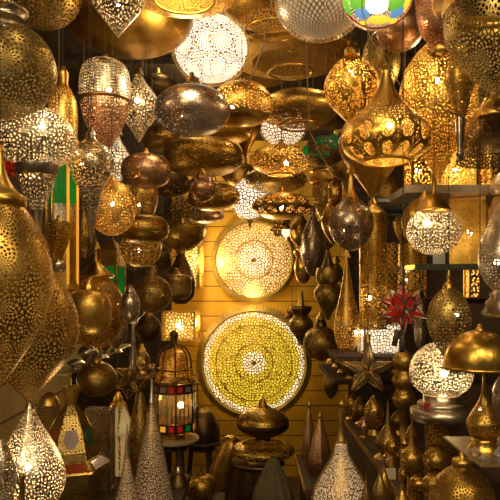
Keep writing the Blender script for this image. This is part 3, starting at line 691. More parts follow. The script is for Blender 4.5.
for a in [(377, 5, 9.5, 7.5, 'w', 0), (356, 2, 8.5, 6.5, 'g', .3), (397, 3, 8, 6.5, 'g', -.3), (362, 14, 6.5, 5.5, 'b', .4), (379, 20.5, 9, 4.5, 'y', 0), (398, 12, 7, 5.5, 'b', -.8), (346, 7, 5, 7.5, 'g', .25), (407, 4, 4.5, 7, 'y', -.3), (393, 21, 5.5, 3, 'y', -.45), (364, 23, 4, 2.2, 'y', .5)]:
    cap_oval(a[0], a[1], a[2], a[3], cols[a[4]], a[5])
tubes('red_trim', [[(RS * 1.01 * math.sin(a), 0, cz - RS * 1.01 * math.cos(a)) for a in [-1.25 + 2.5 * i / 30 for i in range(31)]]], .8 * k, plain('red_trim', (.7, .04, .02), .4), t)
tubes('cord', [(0, 0, cz + RS), (0, 0, CEIL - t.location.z)], .0016, CORD, t)

# green glass lantern in the centre
d = 2.78; k = d / F * .85
t = empty('green_glass_lantern', W(325, 165, d), 'brass lantern with dark green oval glass pieces, right of the golden dotted discs', 'lantern')
lathe('shade', [(max(0, z) * k, r * k) for z, r in [(34, .1), (32, 12), (27, 21), (20, 26), (12, 26), (6, 20), (0, 8)]], metal('dark', 'dots'), t, cell=2.4 * k)
for (cx, cz_, w, h, m) in [(-22, 14, 6, 5.5, GREEN), (-8, 22, 7, 6, DKGREEN), (6, 21, 8, 9, DKGREEN), (-7, 7, 9, 4.5, DGREEN), (20, 18, 4, 7, DKGREEN)]:
    y0 = -math.sqrt(max(0, 26 ** 2 - cx ** 2))
    vs = []; fs = []
    for q in (.001, .6, 1.):
        for j in range(18):
            a = 2 * PI * j / 18; vs.append(((cx + w * q * math.cos(a)) * k, (y0 - 1.5 + 1.4 * q * q) * k, (cz_ + h * q * math.sin(a)) * k))
    for i in range(2):
        for j in range(18): fs.append((i * 18 + j, i * 18 + (j + 1) % 18, (i + 1) * 18 + (j + 1) % 18, (i + 1) * 18 + j))
    o = mesh_obj('glass_oval', vs, fs, m, t)
    if m is GREEN: o['label'] = 'bright green glass oval'
tubes('cord', [(0, 0, 33 * k), (0, 0, CEIL - t.location.z)], .002, CORD, t)

# stars
def ico():
    p = (1 + 5 ** .5) / 2
    V = [Vector(v).normalized() for v in [(-1, p, 0), (1, p, 0), (-1, -p, 0), (1, -p, 0), (0, -1, p), (0, 1, p), (0, -1, -p), (0, 1, -p), (p, 0, -1), (p, 0, 1), (-p, 0, -1), (-p, 0, 1)]]
    Fc = [(0, 11, 5), (0, 5, 1), (0, 1, 7), (0, 7, 10), (0, 10, 11), (1, 5, 9), (5, 11, 4), (11, 10, 2), (10, 7, 6), (7, 1, 8), (3, 9, 4), (3, 4, 2), (3, 2, 6), (3, 6, 8), (3, 8, 9), (4, 9, 5), (2, 4, 11), (6, 2, 10), (8, 6, 7), (9, 8, 1)]
    return V, Fc
def star(label, x, y, rpx, d, mat, edge, inner=.42, rot=(0, 0, 0), edge_r=.9, name='star_lantern', hang=True, bulb=None):
    k = d / F; Rr = rpx * k; t = empty(name, W(x, y + rpx, d), label, 'star lantern')
    V, Fc = ico(); M = Matrix.Rotation(rot[2], 3, 'Z') @ Matrix.Rotation(rot[1], 3, 'Y') @ Matrix.Rotation(rot[0], 3, 'X')
    cz = Rr; vs = []; fs = []; paths = []
    cent = [((V[a] + V[b] + V[c]).normalized() * Rr * inner) for a, b, c in Fc]
    for i, v in enumerate(V):
        ring = [j for j, f in enumerate(Fc) if i in f]
        u = v.orthogonal().normalized(); w = v.cross(u)
        ring.sort(key=lambda j: math.atan2(cent[j].dot(w), cent[j].dot(u)))
        ap = M @ (v * Rr) + Vector((0, 0, cz)); rg = [M @ cent[j] + Vector((0, 0, cz)) for j in ring]
        for q in range(5):
            b = len(vs); vs += [ap, rg[q], rg[(q + 1) % 5]]; fs.append((b, b + 1, b + 2)); paths.append([ap, rg[q]]); paths.append([rg[q], rg[(q + 1) % 5]])
    mesh_obj('panes', vs, fs, mat, t, smooth=False)
    tubes('frame', paths, edge_r * k, edge, t, 4)
    if bulb:
        lathe('bulb', [(cz + .012 * math.cos(a), .0001 + .012 * math.sin(a)) for a in [PI * i / 6 for i in range(7)]], glow(HOT, bulb), t, seg=8)
    if hang: tubes('cord', [(0, 0, cz + Rr * .5), (0, 0, CEIL - t.location.z)], .0018, CORD, t)
    return t
star('red glass star lantern with silver edges and a black plug cable, right side', 403, 308, 27, 1.8, plain('red_star_glass', (.42, .015, .012), .25, coat=.5, emit=(.5, .01, .005), strength=.12), metal('silver'), .44, (.3, .2, .5), .7)
star('tiny red star ornament in the gap left of the funnel of the lit silver globe', 9, 168, 13, 2.3, plain('ornament_red', (.5, .01, .008), .3, emit=(.5, .005, .003), strength=.2), metal('dark'), .45, (0, .5, .2), .5)  # red carries a faint emission of its own, with no lamp inside
tin = plain('tinted_star_glass', (.16, .13, .05), .2, .5, coat=.5)
star('olive glass star lantern with brass edges beside the dark ball, lower left', 131, 380, 19, 2.5, tin, metal('brass'), .6, (.5, .2, 0), .7)
star('smaller olive glass star lantern partly behind the larger olive star', 146, 372, 12, 2.8, tin, metal('brass'), .6, (.1, .8, 0), .7)
star('small dark red star ornament low behind the small urn between the wall trays', 292, 316, 8, 4.0, plain('dark_red_tin', (.25, .01, .01), .3), metal('brass'), .5, (0, .3, 0), .6)
star('small multicoloured star lantern hanging below the medallion disc lantern', 279, 229, 9, 3.6, AMBER, metal('dark'), .5, (.2, .4, .3), .7)
# little lit pendant beside it
L('hanging_lamp', 'tiny glowing pendant lamp with a coloured top below the medallion disc lantern', 286, 3.45,
  [('lid', 'dark', None, 3, [(222, .5), (226, 4.5), (229, 4)], {'facet': 6, 'sharp': 1}), ('shade', 'brass', 'grid', 3, [(229, 4), (233, 4.4), (238, 1.5), (240, .5)], {'facet': 6, 'sharp': 1})], lamp=((1, .75, .35), 2.2))

# brass wire five-point star
d = 2.35; k = d / F; t = empty('star_lantern', W(368, 398, d), 'flat five-point star lantern of brass strips and clear glass, in front of the bud lamps', 'star lantern')
cz = 28 * k; paths = []; gv = []; gf = []
for s in (-1, 1):
    ctr = Vector((0, s * 7 * k, cz))
    ring = []
    for i in range(10):
        a = PI / 2 + i * PI / 5; r_ = (31 if i % 2 == 0 else 11.5) * k; ring.append(Vector((r_ * math.cos(a) * 1.05, 0, cz + r_ * math.sin(a))))
    for i in range(10):
        paths.append([ring[i], ring[(i + 1) % 10]]); paths.append([ctr, ring[i]])
        b = len(gv); gv += [ctr, ring[i], ring[(i + 1) % 10]]; gf.append((b, b + 1, b + 2))
tubes('frame', paths, .8 * k, metal('brass'), t, 5)
mesh_obj('panes', gv, gf, plain('smoky_pane', (.8, .66, .4), .15, trans=.85), t, smooth=False)
lathe('socket', [(cz + 36 * k, .1 * k), (cz + 36 * k, 2.6 * k), (cz + 27 * k, 2.6 * k)], metal('brass'), t, seg=12)
tubes('cord', [(0, 0, cz + 35 * k), (0, 0, CEIL - t.location.z)], .0018, CORDB, t)

# black plug cable looped over the red star
d = 1.66; pts = [(403, 262), (404, 285), (403, 300), (407, 309), (414, 310), (416, 303), (411, 297), (405, 303), (403, 318), (402, 330), (400, 338)]
cb = tubes('plug_cable', [[W(x, y, d + .006 * math.sin(i)) for i, (x, y) in enumerate(smooth_pts(pts))]], .0035, CORD)
o = cb; bpy.context.view_layer.update(); tag(o, 'black plug cable looped in front of the red star lantern', 'cable')
tubes('plug', [[W(398, 330, d), W(394, 346, d)], [W(402, 338, d), W(402, 352, d)]], .008, CORD, o, 8)
tubes('hanger', [[W(403, 262, d), (W(403, 262, d).x, d, CEIL)]], .0015, CORD, o)

# long drooping wires
def wire(label, pts, d, r=.002, m=CORDB):
    tag(tubes('loose_wire', [[Vector((W(pts[0][0], 0, d).x, d, CEIL + .002))] + [W(x, y, d + dd) for x, y, dd in pts[1:]]], r, m), label, 'wire')
wire('brown loose wire drooping from the top centre past the bowl lantern rims', [(272, -300, 0), (272, -2, 0), (268, 22, 0), (262, 50, 0), (254, 72, 0), (243, 90, 0)], 1.3)
wire('pale loose wire crossing beside the neck of the medallion lantern', [(362, -320, 0), (362, 10, 0), (371, 40, 0), (388, 65, 0), (400, 85, 0), (420, 106, 0), (450, 112, 0), (462, 116, 0)], 1.3, .0012)
wire('thin wire slanting down from the dark squat lanterns toward the bulb vase', [(300, -20, .1), (309, 130, 0), (321, 155, 0), (334, 176, 0), (360, 190, 0)], 2.2)

# box lanterns on the right shelves
def brassbox(label, x0, x1, y0, y1, d, rot, pat, mt='gold', depth=None, z=None, name='box_lantern', lit=None, glowc=None):
    k = d / F; w = (x1 - x0) * k; h = (y1 - y0) * k; dp = depth or w
    t = empty(name, W((x0 + x1) / 2, y1, d), label, 'lantern'); t.rotation_euler.z = rot
    if z is not None: t.location.z = z; h = (CZ + (HY - y0) * k) - z
    for nm, a, b_ in [('front_panel', (-w / 2, -dp / 2), (w / 2, -dp / 2)), ('side_panel', (w / 2, -dp / 2), (w / 2, dp / 2)), ('side_panel', (-w / 2, dp / 2), (-w / 2, -dp / 2)), ('back_panel', (w / 2, dp / 2), (-w / 2, dp / 2))]:
        L_ = math.hypot(a[0] - b_[0], a[1] - b_[1]) / (3.1 * k); H_ = h / (3.1 * k)
        mesh_obj(nm, [(a[0], a[1], 0), (b_[0], b_[1], 0), (b_[0], b_[1], h), (a[0], a[1], h)], [(0, 1, 2, 3)], metal(mt, pat), t, [(0, 0), (L_, 0), (L_, H_), (0, H_)], False)
    for sx in (-1, 1):
        for sy in (-1, 1): box('corner_post', (sx * w / 2, sy * dp / 2, h / 2), (2.2 * k, 2.2 * k, h), metal(mt), t)
    for z_ in (0.002, h - .002):
        for s in (-1, 1):
            box('frame_rail', (0, s * dp / 2, z_), (w, 2.4 * k, .004), metal(mt), t); box('frame_rail', (s * w / 2, 0, z_), (2.4 * k, dp, .004), metal(mt), t)
    if glowc: box('glow_liner', (0, 0, h / 2), (w * .86, dp * .86, h * .9), glow(*glowc), t)  # emissive core added to make the panels look lit from inside
    if lit: lathe('bulb', [(h * .5 + .012 * math.cos(a), .0001 + .012 * math.sin(a)) for a in [PI * i / 6 for i in range(7)]], glow(HOT, lit), t, seg=8, off=(0, -dp * .46 if glowc else 0, 0))
    return t
brassbox('square brass box lantern with finely dotted panels standing on the right glass shelf', 453, 485, 200, 265, 2.15, -.45, 'pin', z=1.585, lit=16)
brassbox('rectangular perforated brass box lantern high on the pale board shelf, left one', 408, 429, 150, 187, 2.26, .2, 'dots', z=1.872, lit=60, depth=.06)
brassbox('rectangular perforated brass box lantern high on the pale board shelf, right one', 440, 472, 150, 187, 2.28, -.1, 'dots', z=1.872, lit=60, depth=.07)
brassbox('brightly lit white square filigree lantern on the right, below the tall cylinder', 361, 399, 323, 354, 2.62, .05, 'web_open', 'silver', z=1.225, glowc=((1, .80, .55), 1.1), depth=.12)
brassbox('small glowing gold box lantern behind the brass egg lantern at the right', 467, 478, 272, 312, 2.7, .1, 'dots', z=1.465, glowc=((1, .55, .1), 1.2))
COL.objects[-1]
t = brassbox('yellow lit box lantern with a filigree front on the board wall left of the trays', 165, 197, 311, 340, 4.6, -.12, 'web', z=None, lit=260, glowc=((1, .62, .08), .9), depth=.16)
t = brassbox('tall glowing amber column lantern against the yellow wall above the lit box', 186, 201, 246, 288, 4.55, -.2, 'web', z=None, glowc=((1, .62, .08), 2.2))
for o, lab in ((t, 0),): pass

L('cylinder_lantern', 'open-lattice brass tube lantern on the brown shelf, left of a second tube', 391, 2.55,
  [('shade', 'gold', 'lattice', 3, [(243, 7.5), (260, 7.5), (280, 7.5), (298.2, 7.5)], {'sharp': 1})], hang=False, lamp=None)
L('cylinder_lantern', 'wider filigree brass tube lantern on the brown shelf behind the red star', 412, 2.65,
  [('shade', 'gold', 'web', 3.6, [(244, 14), (260, 14), (280, 14), (297.9, 14)], {'sharp': 1})], hang=False, lit=(40, 408, 280, 2.5))
L('cylinder_lantern', 'plain gold ringed tube lantern on the pale board shelf at the right', 488, 2.3,
  [('shade', 'gold', 'dots', 2.6, [(146, 9), (160, 9), (192.9, 9)], {'sharp': 1})], hang=False)
tray_d = 2.1
L('pot_stack', 'stack of shiny silver pots on the right glass shelf at the right edge', 503, 2.02,
  [('upper_pot', 'silver', None, 4, [(172, 2), (176, 8), (184, 10), (186, 12), (196, 11)], {'sharp': 1}), ('lower_pot', 'silver', None, 4, [(196, 9), (206, 12), (208, 14), (226, 13), (265.1, 11)], {'sharp': 1})], hang=False, cat='pots')
tag(box('black_cloth', (.615, 2.60, 1.857), (.19, .12, .073), plain('black_fabric', (.012, .011, .01), .35), bev=.02), 'black cloth lying on the small glass shelf behind the tall cylinder lantern', 'cloth')  # block standing for a dark shape taken as black cloth
# ---------------------------------------------------------------- lower left
yz = lambda z, d: HY + (CZ - z) * F / d        # photo row of a height at a distance
L('teardrop_lantern', 'large lit silver filigree teardrop lantern at the bottom left corner', 30, 1.5,
  [('neck', 'silver', None, 4, [(396, 2), (402, 3), (408, 5)]), ('shade', 'silver', 'web', 3.6, [(408, 4), (420, 9), (434, 17), (450, 26), (468, 33), (486, 34), (505, 25), (520, 14)]), ('foot', 'silver', None, 4, [(520, 14), (530, 9), (570, 12), (609.5, 22)])], lit=(260, 24, 470, 4.5), lamp=((1, .66, .38), .28), hang=False)
L('teardrop_lantern', 'dim silver filigree lantern sliver at the extreme lower left edge', 1, 1.32,
  [('shade', 'silver', 'rosette', 4, [(440, 3), (458, 12), (474, 15), (492, 13), (510, 6)]), ('foot', 'silver', None, 4, [(510, 6), (560, 5), (yz(.70, 1.32), 14)])], hang=False)
L('candle_holder', 'small candle holder with a bright tip in front of the lit silver teardrop', 22, 1.3,
  [('cup', 'brass', None, 4, [(474, 1.8), (478, 2.6), (500, 2.6), (520, 5)]), ('foot', 'brass', None, 4, [(520, 5), (560, 3), (yz(.70, 1.3), 12)])], hang=False, cat='candle holder')
for x, dd, top, w, lab in [(152, 2.02, 372, 24, 'tall silver dotted spire lantern with a long needle top, the larger of the two'), (127, 1.86, 424, 19, 'tall silver dotted spire lantern left of the larger one')]:
    yb = yz(.70, dd)
    L('spire_lantern', lab, x, dd, [('needle', 'silver', None, 4, [(top, .4), (top + 14, 1.2), (top + 30, 2.6)]),
      ('shade', 'antique', 'dots', 2.4, [(top + 30, 2.6), (top + 48, 5.5), (top + 68, 10), (yb - 34, w * .84), (yb - 16, w), (yb - 4, w * .9), (yb, w * .7)])], hang=False, lamp=((1, .62, .32), .16), cat='lantern')  # faint inner glow stands in for the sparkle on the dots
# hexagonal lantern with tinted panes
d = 2.12; k = d / F; yb = yz(.70, d); t = empty('hexagonal_lantern', W(71, yb, d), 'hexagonal brass lantern with mauve, red and green panes and a wide skirt, lower left', 'lantern')
z = lambda y: (yb - y) * k
RO = -.23
prism_part('crown', metal('brass', 'web_tight'), t, [(z(386), 10 * k), (z(396), 7 * k), (z(404), 5 * k)], 6, RO, 2.8 * k)
lathe('finial', [(z(378), .3 * k), (z(381), 1.6 * k), (z(384), .8 * k), (z(387), 4 * k)], metal('brass'), t, seg=12)
prism_part('roof', metal('olive', 'web_tight'), t, [(z(404), 5 * k), (z(414), 13 * k), (z(430), 21 * k)], 6, RO, 3 * k)
prism_part('body', metal('olive', 'web_tight'), t, [(z(430), 21 * k), (z(448), 27 * k), (z(456), 28 * k)], 6, RO, 3 * k)
prism_part('skirt', metal('brass', 'web_tight'), t, [(z(456), 28 * k), (z(464), 39 * k), (z(466), 40 * k), (z(467), 36 * k)], 6, RO, 3 * k)
prism_part('bowl', metal('olive', 'pin'), t, [(z(467), 35 * k), (z(485), 30 * k), (z(502), 18 * k), (z(512), 14 * k), (z(yb), 20 * k)], 6, RO, 3 * k)
for j in range(6):
    a0 = RO + 2 * PI * j / 6; a1 = a0 + 2 * PI / 6
    P = lambda y, r, s: Vector(rp(r * k * 1.03, a0, z(y))).lerp(Vector(rp(r * k * 1.03, a1, z(y))), s)
    m = [MAUVE, DGREEN, MAUVE, DRED, DGREEN, DRED][j]
    A = [P(443, 25.4, .36), P(437, 23.4, .22), P(427, 19.6, .25), P(427, 19.6, .75), P(437, 23.4, .78), P(443, 25.4, .64)]
    n_ = (A[3] - A[0]).cross(A[1] - A[0]).normalized()
    if n_.dot(A[0] - Vector((0, 0, A[0].z))) < 0: n_ = -n_
    mesh_obj('glass_pane', [v + n_ * .001 for v in A] + [v - n_ * .001 for v in A], [(0, 1, 2, 3, 4, 5), (11, 10, 9, 8, 7, 6)] + [(i, (i + 1) % 6, (i + 1) % 6 + 6, i + 6) for i in range(6)], m, t, smooth=False)
    A = [P(463.5, 38.6, .12), P(463.5, 38.6, .88), P(457.5, 30.6, .85), P(457.5, 30.6, .15)]
    quad('skirt_pane', *A, [DRED, MAUVE, MAUVE, DRED, DRED, MAUVE][j], t, .002)
    tubes('rib', [rp(13 * k, a0, z(414)), rp(21 * k, a0, z(430)), rp(28 * k, a0, z(456)), rp(40 * k, a0, z(466))], .6 * k, metal('gold'), t)
brassbox('upright silver filigree panel lantern right of the hexagonal lantern', 88, 112, 408, 470, 2.42, -.15, 'web_tight', 'silver', depth=.05, z=.70)
L('globe_lantern', 'dark brown dotted ball lantern hanging below the left shelf', 97, 2.25,
  [('shade', 'antique', 'pin', 2.4, E(379, 18, 20, -90, 90, 14))])
L('arch_lantern', 'dim brass arch-topped lantern against the left wall behind the hexagonal lantern', 49, 2.45,
  [('lid', 'brass', None, 4, [(392, 2), (397, 8), (404, 11)]), ('shade', 'antique', 'grid', 3, [(404, 11), (430, 11), (yz(.70, 2.45), 11)], {'sharp': 1})], hang=False)
L('pyramid_lantern', 'small yellow perforated pyramid lantern behind the olive star lanterns', 121, 2.55,
  [('shade', 'gold', 'web', 3, [(398, 1), (404, 5), (428, 14), (440, 8), (yz(.70, 2.55), 8)], {'facet': 4, 'sharp': 1})], hang=False, lamp=((1, .6, .1), .15))
L('bottle_lantern', 'brass tapered bottle lantern leaning dark behind the spire lanterns', 140, 2.5,
  [('shade', 'antique', 'dots', 2.6, [(392, 3), (410, 7), (430, 11), (450, 12), (yz(.70, 2.5), 9)])], hang=False)
L('glass_bottle', 'dark glass bottle with a green shoulder right of the larger spire lantern', 178, 2.45,
  [('neck', 'smoke', None, 4, [(466, 3), (470, 5), (474, 6)]), ('body', 'dark', None, 4, [(474, 6), (482, 10), (yz(.70, 2.45), 11)])], hang=False, cat='bottle')
tag(box('wooden_crate', (-.215, 2.75, .27), (.2, .2, .54), darkwood, bev=.004), 'dark wooden crate under the small golden ball lamp', 'crate')
L('ball_lamp', 'small golden dotted ball lamp low at the bottom beside the leaning brass tube', 201, 2.75,
  [('finial', 'dark', None, 4, [(477, .6), (482, 1.5), (484, 4)]), ('shade', 'bronze', 'pin', 2.4, E(497, 14.5, 16, -74, 62, 12, .8) + [(499.5, 12)][:0])], hang=False)
o = [q for q in COL.objects if q.name.startswith('ball_lamp')][0]; o.location.z = .541

# silver bowls on the left shelf
for i, (x, y, dd, hw, h, lab) in enumerate([
    (76, 367, 2.48, 9, 12, 'silver footed bowl at the near end of the left wall shelf'),
    (88, 361, 2.62, 10, 22, 'tall silver cup with a domed lid second along the left wall shelf'),
    (103, 354, 2.98, 8, 20, 'slim silver beaker in the middle of the left wall shelf'),
    (116, 349, 3.25, 9, 24, 'round silver lidded pot at the far end of the left wall shelf')]):
    yb = yz(1.165, dd); k = 1
    L('silver_bowl', lab, x, dd, [('bowl', 'silver', None, 4, [(yb - h, hw * .3), (yb - h * .85, hw * .8), (yb - h * .6, hw), (yb - h * .3, hw * .5), (yb - h * .16, hw * .35)]), ('foot', 'silver', None, 4, [(yb - h * .16, hw * .35), (yb, hw * .8)], {'sharp': 1})], hang=False, cat='bowl', group='silver vessels on the left wall shelf')

# table with the coloured lantern
def table(label, x, d, ytop, hw, mat_top, leg=darkwood, nleg=3):
    k = d / F; c = W(x, ytop, d); t = empty('round_table', (c.x, c.y, 0), label, 'table'); r = hw * k
    lathe('tabletop', [(c.z, .0005), (c.z, r * .98), (c.z - .006, r), (c.z - .02, r * .98), (c.z - .02, .0005)], mat_top, t, seg=40, smooth=False)
    for j in range(nleg):
        a = .5 + 2 * PI * j / nleg; tubes('leg', [(r * .55 * math.sin(a), r * .55 * math.cos(a), c.z - .02), (r * .8 * math.sin(a), r * .8 * math.cos(a), 0)], .018, leg, t, 8)
    lathe('apron', [(c.z - .02, r * .62), (c.z - .07, r * .6)], leg, t, seg=24)
    return c.z
tz = table('small round pale-topped wooden table under the coloured glass lantern', 172, 3.85, 437, 27, plain('pale_tabletop', (.62, .45, .26), .3, noise=.15))
tz2 = table('dark round table against the back wall behind the pale-topped table', 203, 4.4, 440, 20, wood('table_dark', (.05, .03, .015), (.12, .07, .03)))
L('green_dome', 'dark green dome shade standing on the dark table by the back wall', 203, 4.4,
  [('shade', 'dark', None, 4, [(407, 1), (410, 9), (418, 14), (430, 17), (439.8, 17)])], hang=False, cat='lamp shade')

d = 3.85; k = d / F; yb = 434; t = empty('coloured_glass_lantern', (W(174, yb, d).x, d, tz), 'ornate eight-sided lantern with red, green and blue glass squares on the pale table', 'lantern')
z = lambda y: (yb - y) * k
n = 8; ro = .2; r = 23.5 * k
prism_part('base', metal('brass'), t, [(z(426), r * .9), (z(430), r * .6), (z(434), r * .62), (z(434), .001)], n, ro)
IR = metal('dark')
hexs = [RED, GREEN, BLUE, AMBER]
for j in range(n):
    a0 = ro + 2 * PI * j / n; a1 = ro + 2 * PI * (j + 1) / n
    tubes('corner_post', [rp(r, a0, z(427)), rp(r, a0, z(378))], .9 * k, IR, t)
    lathe('corner_finial', [(z(370) , .1 * k), (z(372), 1.2 * k), (z(375), 1.8 * k), (z(378), 1 * k)], metal('brass'), t, seg=8, off=rp(r, a0, 0))
    P = lambda y, s, q=.985: Vector(rp(r * q, a0, z(y))).lerp(Vector(rp(r * q, a1, z(y))), s)
    quad('clear_pane', P(418, .04), P(418, .96), P(388, .96), P(388, .04), CLEAR, t, .0008)
    for s0 in (0, 1):
        for yy, ph in ((418, 0), (380, 2)):
            m = [RED, GREEN, AMBER, RED, GREEN, BLUE][(2 * j + s0) % 6] if yy == 418 else (RED if (2 * j + s0) % 3 == 0 else MAUVE)
            o = quad('glass_square', P(yy + 6.5, .11 + .48 * s0), P(yy + 6.5, .41 + .48 * s0), P(yy + 1.2, .41 + .48 * s0), P(yy + 1.2, .11 + .48 * s0), m, t, .001)
            if m is not MAUVE: o['label'] = {RED: 'red', GREEN: 'green', BLUE: 'blue', AMBER: 'amber'}[m] + ' glass square'
    quad('metal_band', P(426.5, 0, .96), P(426.5, 1, .96), P(418, 1, .96), P(418, 0, .96), IR, t, .0006); quad('metal_band', P(388, 0, .96), P(388, 1, .96), P(379, 1, .96), P(379, 0, .96), IR, t, .0006)
    tubes('glazing_bar', [[P(418, .5), P(388, .5)], [P(418, 0), P(418, 1)], [P(388, 0), P(388, 1)], [P(426, 0), P(426, 1)], [P(379, 0), P(379, 1)], [P(418, .25), P(403, .25), P(398, .5), P(403, .75), P(418, .75)]], .45 * k, IR, t, 5)
    pts = smooth_pts([(378, 19), (366, 17.5), (354, 16), (346, 12), (341, 5)], 4)
    tubes('cage_rib', [[rp(h * k, a0, z(y)) for y, h in pts]], .9 * k, IR, t)
prism_part('bottom_plate', metal('gold'), t, [(z(427), r * 1.0), (z(427.5), .001)], n, ro)
lathe('inner_dome', [(z(y), h * k) for y, h in smooth_pts([(346, 3), (350, 12), (362, 15), (376, 16)])], metal('brass', 'web'), t, cell=3 * k)
tubes('cage_ring', [[rp(h * k, 2 * PI * i / 24, z(y)) for i in range(25)] for y, h in ((378, 19.5), (366, 17.8), (379, 24))], .8 * k, IR, t, 5)
lathe('cap', [(z(y), h * k) for y, h in [(327, 1), (330, 4), (333, 4.5), (335, 3.6), (340, 3.6), (342, 5.5)]], metal('dark'), t, seg=16)
lathe('bulb', [(z(402) + 3.2 * k * math.cos(a), .0001 + 3.2 * k * math.sin(a)) for a in [PI * i / 8 for i in range(9)]], glow((1, .6, .2), 130), t, seg=12, off=(7 * k, 0, 0))

# ---------------------------------------------------------------- bottom centre
L('stacked_disc_lamp', 'brown brass lidded disc lamp with a pointed finial, top of the bottom centre stack', 263, 3.05,
  [('finial', 'bronze', None, 4, [(394, .4), (399, 1.6), (404, 4), (407, 6)]), ('lid', 'bronze', 'pin', 2.6, [(407, 7), (411, 16), (417, 24), (422, 26)]), ('bowl', 'dark', None, 4, [(422, 26), (428, 25), (434, 16), (437, 8), (440, 8)])], hang=False, cat='lamp')
L('stacked_disc_lamp', 'wide brown brass dotted disc lamp, lower one of the bottom centre stack', 263, 3.05,
  [('shade', 'bronze', 'dots', 3.2, E(450, 11.5, 32, -60, 62, 14, .6))], hang=False, cat='lamp')
_o = [q for q in COL.objects if q.name.startswith('stacked_disc_lamp')]
L('fluted_stool', 'dark fluted drum stool under the two stacked brown disc lamps', 258, 3.05,
  [('seat', 'dark', None, 4, [(459.9, .2), (460, 26), (463, 27), (465, 24)], {'sharp': 1}), ('body', 'dark', None, 4, [(465, 22), (490, 26), (530, 27), (yz(0, 3.05), 27)], {'flute': .06, 'seg': 96, 'sharp': 1})], hang=False, cat='stool')
cl = L('draped_lamp', 'pale grey draped cone lamp standing low in front of the fluted stool', 273, 2.6,
  [('shade', 'silver', None, 4, [(457, 3), (464, 7), (480, 14), (500, 20), (560, 22), (yz(0, 2.6), 24)], {'flute': .05, 'seg': 72})], hang=False, cat='lamp')
for c in cl.children: c.data.materials[0] = plain('pale_cloth', (.15, .12, .06), .8, noise=.35)
# leaning long brass lantern
k = 3.25 / F; top = W(234, 436, 3.25); bot = W(196, yz(0, 3.25) - 2, 3.25)
t = empty('leaning_lantern', bot, 'long rounded brown brass lantern leaning beside the stack at bottom centre', 'lantern')
ax = (top - bot); Ln = ax.length
prof = [(Ln, .1 * k)] + [(Ln * (.5 + .5 * math.cos(PI * i / 16)), max(.3, 14.5 * math.sin(PI * i / 16) ** .45) * k) for i in range(1, 16)] + [(0, .1 * k)]
o = lathe('shade', prof, metal('bronze', 'pin'), t, cell=2.6 * k)
o.rotation_euler = (0, math.atan2(ax.x, ax.z), 0)

# copper spires on the low bench
for x, dd, top, hw, lab in [(309, 2.62, 401, 7.5, 'slim copper spire lamp on the low bench, left of the pair'), (320, 2.5, 412, 12, 'wider copper spire lamp on the low bench, right of the pair')]:
    yb = yz(.72, dd)
    L('spire_lamp', lab, x, dd, [('finial', 'copper', None, 4, [(top, .4), (top + 4, 1.8), (top + 7, 1)]), ('shade', 'copper', 'pin', 2.4, [(top + 7, 1.4), (top + 20, hw * .5), (top + 38, hw * .85), (yb - 14, hw), (yb - 4, hw * .6), (yb, hw * .55)], {'facet': 8})], hang=False, cat='lamp')
zt = .72; kk = 1.85
t = empty('round_table', (W(341, 0, kk).x, kk, 0), 'dark round pedestal table under the silver dotted teardrop lantern', 'table')
lathe('tabletop', [(zt, .0005), (zt, .13), (zt - .02, .13), (zt - .02, .0005)], darkwood, t, smooth=False); lathe('pedestal', [(zt - .02, .03), (.1, .03), (.02, .1), (0, .11)], darkwood, t)
yb = yz(.72, 1.85)
L('teardrop_lantern', 'silver dotted teardrop lantern with a long brass neck, bottom right of centre', 341, 1.85,
  [('finial', 'brass', None, 4, [(400, .6), (404, 2.6), (408, 1.6)]), ('neck', 'antique', None, 4, [(408, 2), (420, 3), (432, 3.6), (440, 6)]),
   ('shade', 'antique', 'dots_open', 2.4, [(440, 6), (452, 8), (464, 14), (478, 22), (492, 28), (506, 29), (yb - 4, 16)]), ('foot', 'brass', None, 4, [(yb - 4, 16), (yb, 17)], {'sharp': 1})], hang=False, lamp=((1, .66, .36), .32))  # inner glow added so the dots read as bright silver

# ---------------------------------------------------------------- right counter
def gourd(label, x, y, hw, hh, d, necky=None, mt='bronze', base=None, grp='small perforated brass lamps on the right counter'):
    yb = base or yz(.90, d)
    parts = []
    if necky: parts.append(('neck', mt, None, 4, [(necky, .8), (necky + (y - hh - necky) * .5, 1.4), (y - hh, hw * .3)]))
    else: parts.append(('collar', mt, None, 4, [(y - hh - 2, hw * .48), (y - hh * .9, hw * .5)], {'sharp': 1}))
    parts.append(('shade', mt, 'web_tight', 2.6, [(y - hh, hw * .3) if necky else (y - hh * .9, hw * .48), (y - hh * .5, hw * .86), (y, hw), (y + hh * .5, hw * .86), (y + hh * .9, hw * .45)]))
    parts.append(('foot', mt, None, 4, [(y + hh * .9, hw * .45), ((y + hh + yb) / 2, hw * .42), (yb, hw * .7)]))
    L('table_lamp', label, x, d, parts, hang=False, cat='lamp', group=grp)
gourd('round open-topped brass lamp in the middle of the right counter', 437, 460, 14, 12, 1.62)
gourd('round brass lamp low in front of the open-topped one on the right counter', 434, 484, 12, 10, 1.47)
gourd('long-necked brass bottle lamp left of the open-topped round lamp', 412, 461, 12, 15, 1.68, 418)
gourd('small round brass lamp behind the long-necked bottle lamp, left side', 406, 457, 10, 10, 2.0)
gourd('lowest small round brass lamp left of the long-necked bottle', 419, 484, 10, 9, 1.6)
L('bottle_lamp', 'dark brass bottle lamp with a tall spike and flared foot on the right counter', 388, 2.15,
  [('neck', 'antique', None, 4, [(401, .8), (412, 1.4), (424, 2.6)]), ('shade', 'antique', 'web_tight', 2.6, [(424, 2.6), (432, 8), (442, 12.5), (450, 10), (453, 8)]), ('foot', 'antique', None, 4, [(453, 8), (456, 12), (yz(.90, 2.15), 14)])], hang=False, cat='lamp')
